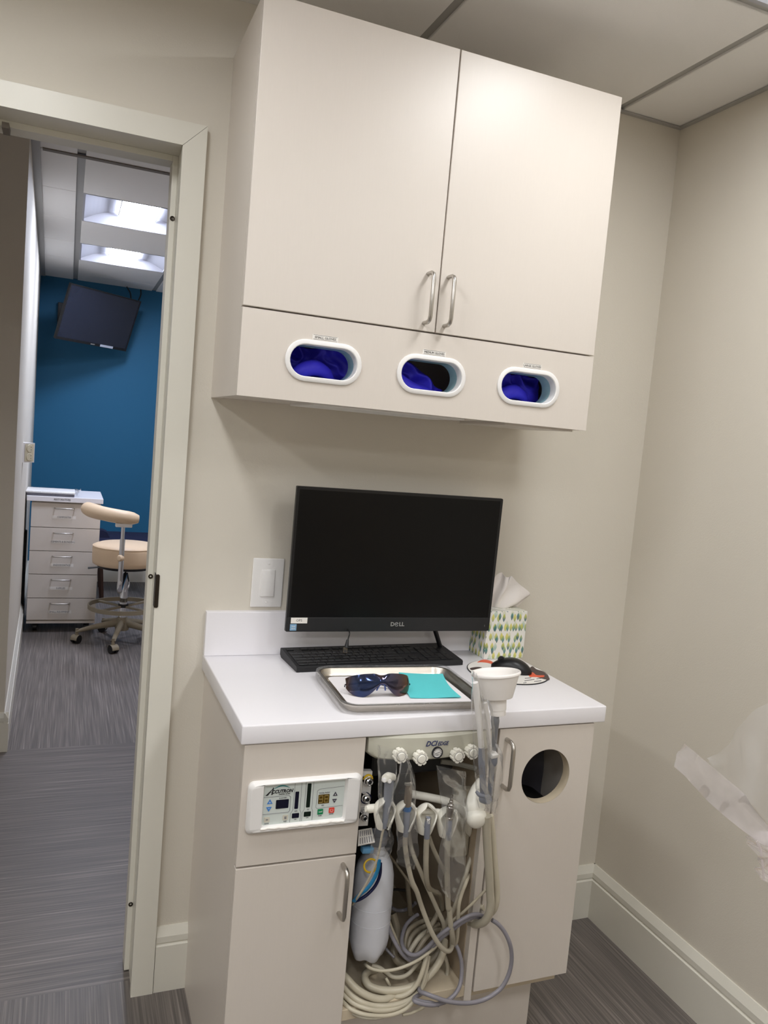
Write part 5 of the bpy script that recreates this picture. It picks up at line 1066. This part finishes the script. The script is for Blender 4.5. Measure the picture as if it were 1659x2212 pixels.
blob([(0.4998, -0.1831, 0.8659), (0.5244, -0.1752, 0.8659), (0.5346, -0.1815, 0.8659), (0.5158, -0.1912, 0.8659), (0.4958, -0.1992, 0.8659)], CZ + .0026, MATS['print_brown'], 'print')
lt_ = MB()
for A, B in (((0.6026, -0.2793, 0.8660), (0.6226, -0.2763, 0.8660)), ((0.5900, -0.2978, 0.8660), (0.6237, -0.2890, 0.8660)), ((0.6134, -0.3052, 0.8660), (0.6361, -0.3014, 0.8660)), ((0.5771, -0.3134, 0.8660), (0.5875, -0.3109, 0.8660)), ((0.6319, -0.2867, 0.8660), (0.6507, -0.2823, 0.8660))):
    lt_.tube([A, B], .0011, seg=5, flat=.3)
obj('pad_text', lt_, M_ink, mpd)
ms = thing('computer_mouse', 'black computer mouse resting on the round mouse pad', 'mouse', ((0.6000, -0.2168, 0.8665)[0], (0.6000, -0.2168, 0.8665)[1], CZ + .0027), math.atan2(-.07, .084), local=True)
def msf(u, v):
    a = 2 * PI * u; x = -.052 + .104 * v; prof_ = math.sin(PI * min(.999, max(.001, v))) ** .42
    wdt = .030 * prof_ * (1 - .06 * math.sin(PI * v)); hgt = .034 * (math.sin(PI * (v * .92 + .05)) ** .62) * (1 + .15 * (v - .5))
    c, s_ = math.cos(a), math.sin(a); s2 = max(0, s_); return (x, wdt * (abs(c) ** .8) * (1 if c > 0 else -1), hgt * s2 ** .8)
obj('mouse_shell', MB().grid(msf, 44, 40, closeu=True), M_black, ms, smooth=True, angle=2)
obj('scroll_wheel', MB().cyl((-.028, -.0035, .0255), (-.028, .0035, .0255), .0085), M_black2, ms, smooth=True)

# ------------------------------------------------------------------ room beyond: drawer cabinet on casters
rc = thing('drawer_cabinet', 'rolling cabinet of five greige drawers with a white top in the far room', 'cabinet', (-.465, 3.72, 0))
RX0, RX1, RY = -.668, -.256, 3.5
obj('body', MB().box(RX0 + .002, RX1 - .002, RY + .02, RY + .48, .062, .848), M_lam, rc)
obj('top', MB().box(RX0 - .028, RX1 + .012, RY - .02, RY + .5, .852, .885, bev=.003), M_counter, rc)
ZB = [.842, .6835, .532, .381, .226, .082]; DL = ['COMPOSITES', 'CEMENTS & BONDING', 'ENDODONTICS', 'SUPPLIES', 'SMALL EQUIPMENT']
obj('plinth', MB().box(RX0, RX1, RY + .004, RY + .02, .062, .078), M_lam, rc)
for i in range(5):
    dx = -.0045 * i * 0
    dw = obj('drawer', MB().box(RX0, RX1, RY, RY + .019, ZB[i + 1] + .004, ZB[i], bev=.001), M_lam, rc)
    hz = ZB[i] - .030
    bow_handle(hz, -.532, -.416, RY, M_nickel, dw, proud=.03, r=.0042, horizontal=True)
    obj('drawer_label', text_bm(DL[i], .0165, at(-.474, RY - .0006, ZB[i] - .088), squeeze=.85), M_inkgrey, dw)
    obj('label_strip', MB().box(-.474 - .07, -.474 + .07, RY - .0003, RY + .0001, ZB[i] - .098, ZB[i] - .078), M_label, dw)
obj('top_label', text_bm('RESTORATIVES', .0165, at(-.49, RY - .0206, .868), squeeze=.9), M_ink, rc)
for x in (RX0 + .05, RX1 - .05):
    for y in (RY + .07, RY + .43):
        cs = obj('caster', MB().cyl((x - .012, y, .025), (x + .012, y, .025), .025), M_black, rc, smooth=True)
        obj('caster_fork', MB().box(x - .017, x + .017, y - .018, y + .022, .03, .062, bev=.004), M_black2, cs)
# wrapped tray on it
wt = thing('wrapped_tray', 'white flat tray wrapped in clear plastic on the far drawer cabinet', 'tray', (-.58, 3.62, .886))
obj('tray_board', MB().box(-.705, -.415, 3.50, 3.76, .902, .914, bev=.004, seg=3), M_white, wt, smooth=True)
obj('tray_base', MB().box(-.700, -.42, 3.505, 3.755, .8862, .902, bev=.003), mat('tray_grey', (96, 92, 104), .35), wt, smooth=True)
def wf(u, v):
    a = 2 * PI * u; x = -.56 + (.152 + .02 * v) * (1 if math.cos(a) > 0 else -1) * abs(math.cos(a)) ** .35; y = 3.63 + .138 * (1 if math.sin(a) > 0 else -1) * abs(math.sin(a)) ** .35
    n1 = noise.noise(Vector((x * 40, y * 40, v * 5))); return (x + .006 * n1, y + .006 * n1, .8865 + .030 * v + .004 * n1 * v)
obj('wrap_film', MB().grid(wf, 90, 8, closeu=True), M_filmw, wt, smooth=True, angle=3)
obj('film_tuft', MB().grid(lambda u, v: (-.425 + .045 * u, 3.55 + .08 * v, .898 + .03 * u + .012 * noise.noise(Vector((u * 9, v * 9, 0)))), 14, 14), M_filmw, wt, smooth=True, angle=3)
# black slab standing in for the shade between cabinet and wall
tag(obj('gap_shade', MB().box(-.705, -.692, 3.62, 3.69, .09, .64, bev=.004), M_black2), 'tall black strip standing in for shade in the gap between far cabinet and wall', 'shade strip')

# outlet on bay left wall
ol = thing('wall_outlet', 'ivory duplex outlet plate on the left wall of the far room', 'outlet', (sl(2.55), 2.55, 1.14))
ot = lambda y: sl(y)
OA = Vector((sl(2.50), 2.50, 0)); OD = Vector((.053, .058, 0))
ob = MB().poly([]) if False else MB()
lo3 = [OA + Vector((0, 0, 1.150)), OA + OD + Vector((0, 0, 1.150)), Vector((sl(2.62), 2.62, 1.150))]
A_ = [ob.b.verts.new(p) for p in lo3]; B_ = [ob.b.verts.new(p + Vector((0, 0, .100))) for p in lo3]
ob.b.faces.new(A_); ob.b.faces.new(B_[::-1])
for i in range(3): ob.b.faces.new((A_[i], A_[(i + 1) % 3], B_[(i + 1) % 3], B_[i]))
obj('plate', ob, M_white, ol)
on = Vector((OD.y, -OD.x, 0)).normalized(); od = OD.normalized()
iv = mat('ivory_plastic', (214, 206, 180), .4)
obj('outlet_face', MB().poly([OA + od * .014 + on * .0015 + Vector((0, 0, 1.156)), OA + od * .072 + on * .0015 + Vector((0, 0, 1.156)), OA + od * .072 + on * .0015 + Vector((0, 0, 1.244)), OA + od * .014 + on * .0015 + Vector((0, 0, 1.244))]), iv, ol)
for zc_ in (1.178, 1.222):
    cc = OA + od * .043 + on * .002 + Vector((0, 0, zc_))
    rcp = obj('receptacle', MB().lathe([(0, .002), (.0185, .002), (.0205, .0)], cc, on, seg=28), iv, ol, smooth=True)
    hb_ = MB()
    for dz in (-.007, .007): hb_.lathe([(0, .0024), (.0022, .0024)], cc + od * .008 + Vector((0, 0, dz)), on, seg=10)
    obj('socket_hole', hb_, M_ink, rcp)

# ------------------------------------------------------------------ stool
sx, sy = -.10, 3.27
stl = thing('operator_stool', 'cream padded stool with curved arm rest and five caster base', 'stool', (sx, sy, 0))
obj('seat', MB().lathe([(0, .500), (.185, .500), (.198, .508), (.202, .53), (.203, .60), (.199, .618), (.192, .624), (.17, .632), (0, .636)], (sx, sy, 0), (0, 0, 1), seg=56), M_cream, stl, smooth=True, angle=1.0)
obj('seat_piping', MB().tube([(sx + .2 * math.cos(2 * PI * k / 48), sy + .2 * math.sin(2 * PI * k / 48), .617) for k in range(48)], .003, seg=6, closed=True), M_cream, stl, smooth=True)
obj('seat_pan', MB().cyl((sx, sy, .482), (sx, sy, .500), .165, .18), M_black2, stl, smooth=True)
obj('column', MB().cyl((sx, sy, .10), (sx, sy, .34), .025).cyl((sx, sy, .34), (sx, sy, .49), .018), M_chrome, stl, smooth=True)
obj('column_collar', MB().cyl((sx, sy, .225), (sx, sy, .245), .031), M_black2, stl, smooth=True)
apts = [(sx + .265 * math.cos(a), sy + .265 * math.sin(a), .822 + .036 * k / 12) for k, a in enumerate([-1.42 - 1.46 * k / 12 for k in range(13)])]
obj('arm_rest', MB().tube(apts, [.024, .037, .041, .041, .042, .042, .042, .042, .043, .044, .044, .043, .040, .026], seg=20, smoothn=3), M_cream, stl, smooth=True)
pX, pY = -.145, 3.005
obj('arm_bracket', MB().box(pX - .045, pX + .05, pY - .02, pY + .02, .772, .794, bev=.004), M_white, stl)
obj('arm_post', MB().cyl((pX, pY, .62), (pX, pY, .775), .011).cyl((pX, pY, .44), (pX, pY, .70), .0155), M_chrome, stl, smooth=True)
obj('arm_crank', MB().tube([(pX, pY, .46), (pX - .002, pY + .0, .40), (pX + .004, pY + .04, .375), (pX + .02, pY + .13, .40), (sx, sy - .03, .44)], .015, seg=14, smoothn=6), M_chrome, stl, smooth=True)
obj('arm_knob', MB().lathe([(0, .02), (.014, .018), (.020, .008), (.018, -.012), (0, -.014)], (pX - .006, pY - .012, .585), (-.6, -.8, .1), seg=20), M_cream, stl, smooth=True)
obj('lever', MB().tube([(sx - .05, sy - .05, .492), (sx - .15, sy - .06, .490), (sx - .225, sy - .07, .484)], [.005, .004, .007], seg=8, flat=.5), mat('lever_grey', (116, 122, 128), .4), stl, smooth=True)
obj('lever', MB().tube([(sx + .01, sy - .03, .45), (sx + .02, sy - .08, .38), (sx + .0, sy - .09, .34)], .005, seg=8, smoothn=4), M_chrome, stl, smooth=True)
rg = MB().lathe([(.205, .218), (.213, .218), (.213, .244), (.205, .244)], (sx, sy, 0), (0, 0, 1), seg=60, close=True)
rgo = obj('foot_ring', rg, M_taupe, stl, smooth=True, angle=.8)
for k in range(4):
    a = .75 + k * PI / 2; R_ = Matrix.Translation((sx, sy, .222)) @ Matrix.Rotation(a, 4, 'Z'); obj('ring_spoke', MB().box(.02, .206, -.010, .010, -.0, .014, bev=.003, mtx=R_), M_taupe, rgo)
obj('hub', MB().lathe([(0, .075), (.040, .078), (.045, .10), (.036, .145), (.03, .16), (0, .16)], (sx, sy, 0), (0, 0, 1), seg=30), M_taupe, stl, smooth=True)
for k in range(5):
    a = math.radians(-104 + 72 * k); R_ = Matrix.Translation((sx, sy, 0)) @ Matrix.Rotation(a, 4, 'Z')
    lg_ = MB().grid(lambda u, v: R_ @ Vector((.02 + .255 * v, (.018 - .005 * v) * math.cos(2 * PI * u) * 1.0, (.125 - .038 * v - .015 * v ** 3) + (.026 - .016 * v) * math.sin(2 * PI * u))), 16, 8, closeu=True)
    lo_ = obj('leg', lg_, M_taupe, stl, smooth=True)
    cp = R_ @ Vector((.268, 0, 0)); cq = Matrix.Translation(cp) @ Matrix.Rotation(a + .8, 4, 'Z')
    b = MB(); 
    for s_ in (-1, 1): b.cyl(cq @ Vector((.004, s_ * .007, .025)), cq @ Vector((.004, s_ * .023, .025)), .025)
    cso = obj('caster', b, M_black, lo_, smooth=True)
    obj('caster_hood', MB().grid(lambda u, v: cq @ Vector((.004 + .0265 * math.cos(PI * u * 1.05 - .1), -.0235 + .047 * v, .026 + .0275 * math.sin(PI * u * 1.05 - .1))), 16, 3).cyl(cq @ Vector((-.0, 0, .04)), cq @ Vector((0, 0, .092)), .010), M_taupe, lo_, smooth=True)

# ------------------------------------------------------------------ guest chair behind the stool
gc = thing('guest_chair', 'dark wooden chair with navy upholstery by the blue wall', 'chair', (.04, 4.72, 0))
for (x, y, tx_) in ((-.205, 4.5, .03), (.26, 4.5, -.03), (-.19, 4.98, .02), (.25, 4.98, -.02)):
    obj('leg', MB().tube([(x - tx_ * .3, y, .44), (x + tx_, y - .01, 0)], [.026, .016], seg=4), M_brown, gc)
obj('seat', MB().box(-.23, .28, 4.48, 5.0, .40, .47, bev=.02, seg=3), M_navyfab, gc, smooth=True)
bk_ = MB().plate([(-.30, .42), (-.06, .42), (-0.1187, 4.6000, 0.4446)[::2], (-0.1568, 4.6000, 0.5131)[::2], (-0.1883, 4.6000, 0.5266)[::2], (-.26, .535), (-.30, .50)], [], 4.6, 4.72)
obj('backrest', bk_, M_navyfab, gc, smooth=True, angle=.5)

# ------------------------------------------------------------------ television
tv = thing('television', 'flat television tilted down on a wall mount in the far room', 'television', (-.3333, 4.8276, 1.9612), .7075, local=True)
TT = Matrix.Rotation(.3359, 4, 'X')
obj('case', MB().box(-.35, .35, .002, .022, 0, .4276, bev=.004).box(-.2, .2, .02, .045, .06, .3, bev=.01).move(TT), M_black, tv, smooth=True)
obj('bezel', MB().plate(rect(-.35, .35, 0, .4276), [rect(-.340, .340, .020, .4196)], -.003, .004).move(TT), M_black2, tv)
obj('screen', MB().box(-.341, .341, .0, .003, .019, .42).move(TT), M_tvscreen, tv)
obj('badge', MB().box(-.02, .02, -.0045, -.003, .006, .013).move(TT), M_silver_ink, tv)
obj('sticker', MB().box(.075, .205, -.0045, -.003, .002, .020).move(TT), mat('sticker_white', (190, 196, 210), .5), tv, label='pale paper strip on the lower edge')
obj('mount_arm', MB().tube([(0, .05, .2), (.1, .12, .24), (.22, .20, .27)], .018, seg=8), M_black2, tv)
TI = (Matrix.Translation((-.3333, 4.8276, 1.9612)) @ Matrix.Rotation(.7075, 4, 'Z')).inverted()
obj('wall_bracket', MB().box(-.60, -.50, 5.17, 5.22, 2.10, 2.30, bev=.003).tube([(-.55, 5.2, 2.2), (-.38, 5.12, 2.23), (-.36, 5.0, 2.2)], .02, seg=8).move(TI), M_black, tv)
tag(obj('cable', MB().tube([(-0.0803, 5.1500, 2.4945), (-0.0553, 5.1000, 2.4461), (-0.0485, 5.0500, 2.3917)], .006, seg=6, smoothn=4), M_black, smooth=True), 'left of two black cables from the ceiling down to the television', 'cable')
tag(obj('cable', MB().tube([(0.0307, 5.1500, 2.4884), (0.0309, 5.1200, 2.4426), (0.0093, 5.0800, 2.3776)], .006, seg=6, smoothn=4), M_black, smooth=True), 'right of two black cables from the ceiling down to the television', 'cable')

# ------------------------------------------------------------------ dental chair beside the frame with its clear headrest bag
dc = thing('dental_chair', 'cream dental chair holding the clear bag, beyond the right edge of the view', 'chair', (.62, -1.40, 0))
obj('headrest', MB().box(.40, .66, -1.44, -1.33, .99, 1.20, bev=.03, seg=4), M_cream, dc, smooth=True)
obj('headrest_bar', MB().box(.55, .59, -1.42, -1.39, .85, 1.0, bev=.005), M_chrome, dc)
obj('backrest', MB().box(.42, .86, -1.48, -1.36, .50, .93, bev=.04, seg=4), M_cream, dc, smooth=True)
obj('base', MB().box(.48, .80, -1.62, -1.30, 0, .50, bev=.03, seg=3), M_white, dc, smooth=True)
bag = thing('plastic_bag', 'clear plastic bag hanging into the picture in front of the right wall', 'plastic bag', (.30, -1.28, 1.0))
# milky doubled hem strip
def P3(a): return [Vector(p) for p in a]
top = catmull(P3([(0.1833, -1.2500, 1.1138), (0.1957, -1.2530, 1.1056), (0.2106, -1.2560, 1.0945), (0.2377, -1.2620, 1.0746), (0.2574, -1.2700, 1.0585), (0.2744, -1.2750, 1.0402), (0.2975, -1.2800, 1.0181), (0.3254, -1.2900, 0.9906)]), 6)
bot = catmull(P3([(0.1765, -1.2460, 1.0854), (0.1842, -1.2490, 1.0787), (0.1993, -1.2520, 1.0654), (0.2262, -1.2560, 1.0428), (0.2510, -1.2620, 1.0241), (0.2738, -1.2700, 1.0075), (0.2963, -1.2800, 0.9949), (0.3292, -1.2900, 0.9697)]), 6)
def strip(A, B, wob=.003, nv=8, sd=0):
    n = min(len(A), len(B))
    def f(u, v):
        k = u * (n - 1); i = min(int(k), n - 2); a = A[i].lerp(A[i + 1], k - i); b_ = B[i].lerp(B[i + 1], k - i); p = a.lerp(b_, v)
        return p + Vector((0, wob * math.sin(u * 9 + v * 3 + sd) + wob * noise.noise(Vector((u * 8, v * 3, sd))), 0))
    return MB().grid(f, 60, nv)
obj('hem', strip(top, bot), M_filmh, bag, smooth=True, angle=3)
upA = catmull(P3([(0.2165, -1.2560, 1.0955), (0.2351, -1.2500, 1.1017), (0.2654, -1.2400, 1.1180), (0.2943, -1.2350, 1.1330), (0.3255, -1.2300, 1.1485), (0.3718, -1.2200, 1.1773)]), 6)
upB = catmull(P3([(0.2152, -1.2570, 1.0901), (0.2378, -1.2620, 1.0741), (0.2598, -1.2680, 1.0569), (0.2745, -1.2750, 1.0397), (0.2976, -1.2800, 1.0176), (0.3255, -1.2900, 0.9901)]), 6)
obj('film', strip(upA, upB, .004, 14, 2), M_filmf, bag, smooth=True, angle=3)
ta = catmull(P3([(0.2828, -1.2620, 1.0070), (0.3059, -1.2580, 1.0007), (0.3302, -1.2550, 0.9957), (0.3719, -1.2500, 0.9875)]), 6); tb_ = catmull(P3([(0.2872, -1.2620, 1.0009), (0.3007, -1.2620, 0.9910), (0.3272, -1.2600, 0.9817), (0.3691, -1.2550, 0.9710)]), 6)
obj('knot_fold', strip(ta, tb_, .004, 8, 4), M_filmk, bag, smooth=True, angle=3)
tc1 = catmull(P3([(0.2845, -1.2620, 1.0011), (0.2925, -1.2620, 0.9847), (0.3056, -1.2620, 0.9623), (0.3176, -1.2620, 0.9397)]), 6); tc2 = catmull(P3([(0.3454, -1.2500, 0.9797), (0.3516, -1.2500, 0.9607), (0.3574, -1.2500, 0.9437), (0.3644, -1.2500, 0.9200)]), 6)
obj('tail', strip(tc1, tc2, .006, 12, 6), M_filmk, bag, smooth=True, angle=3)
obj('tail_edge', MB().tube([(0.2965, -1.2650, 0.9931), (0.3038, -1.2660, 0.9824), (0.3097, -1.2660, 0.9640), (0.3173, -1.2650, 0.9420)], .0016, seg=6, smoothn=5, flat=.4), M_filmk, bag, smooth=True)
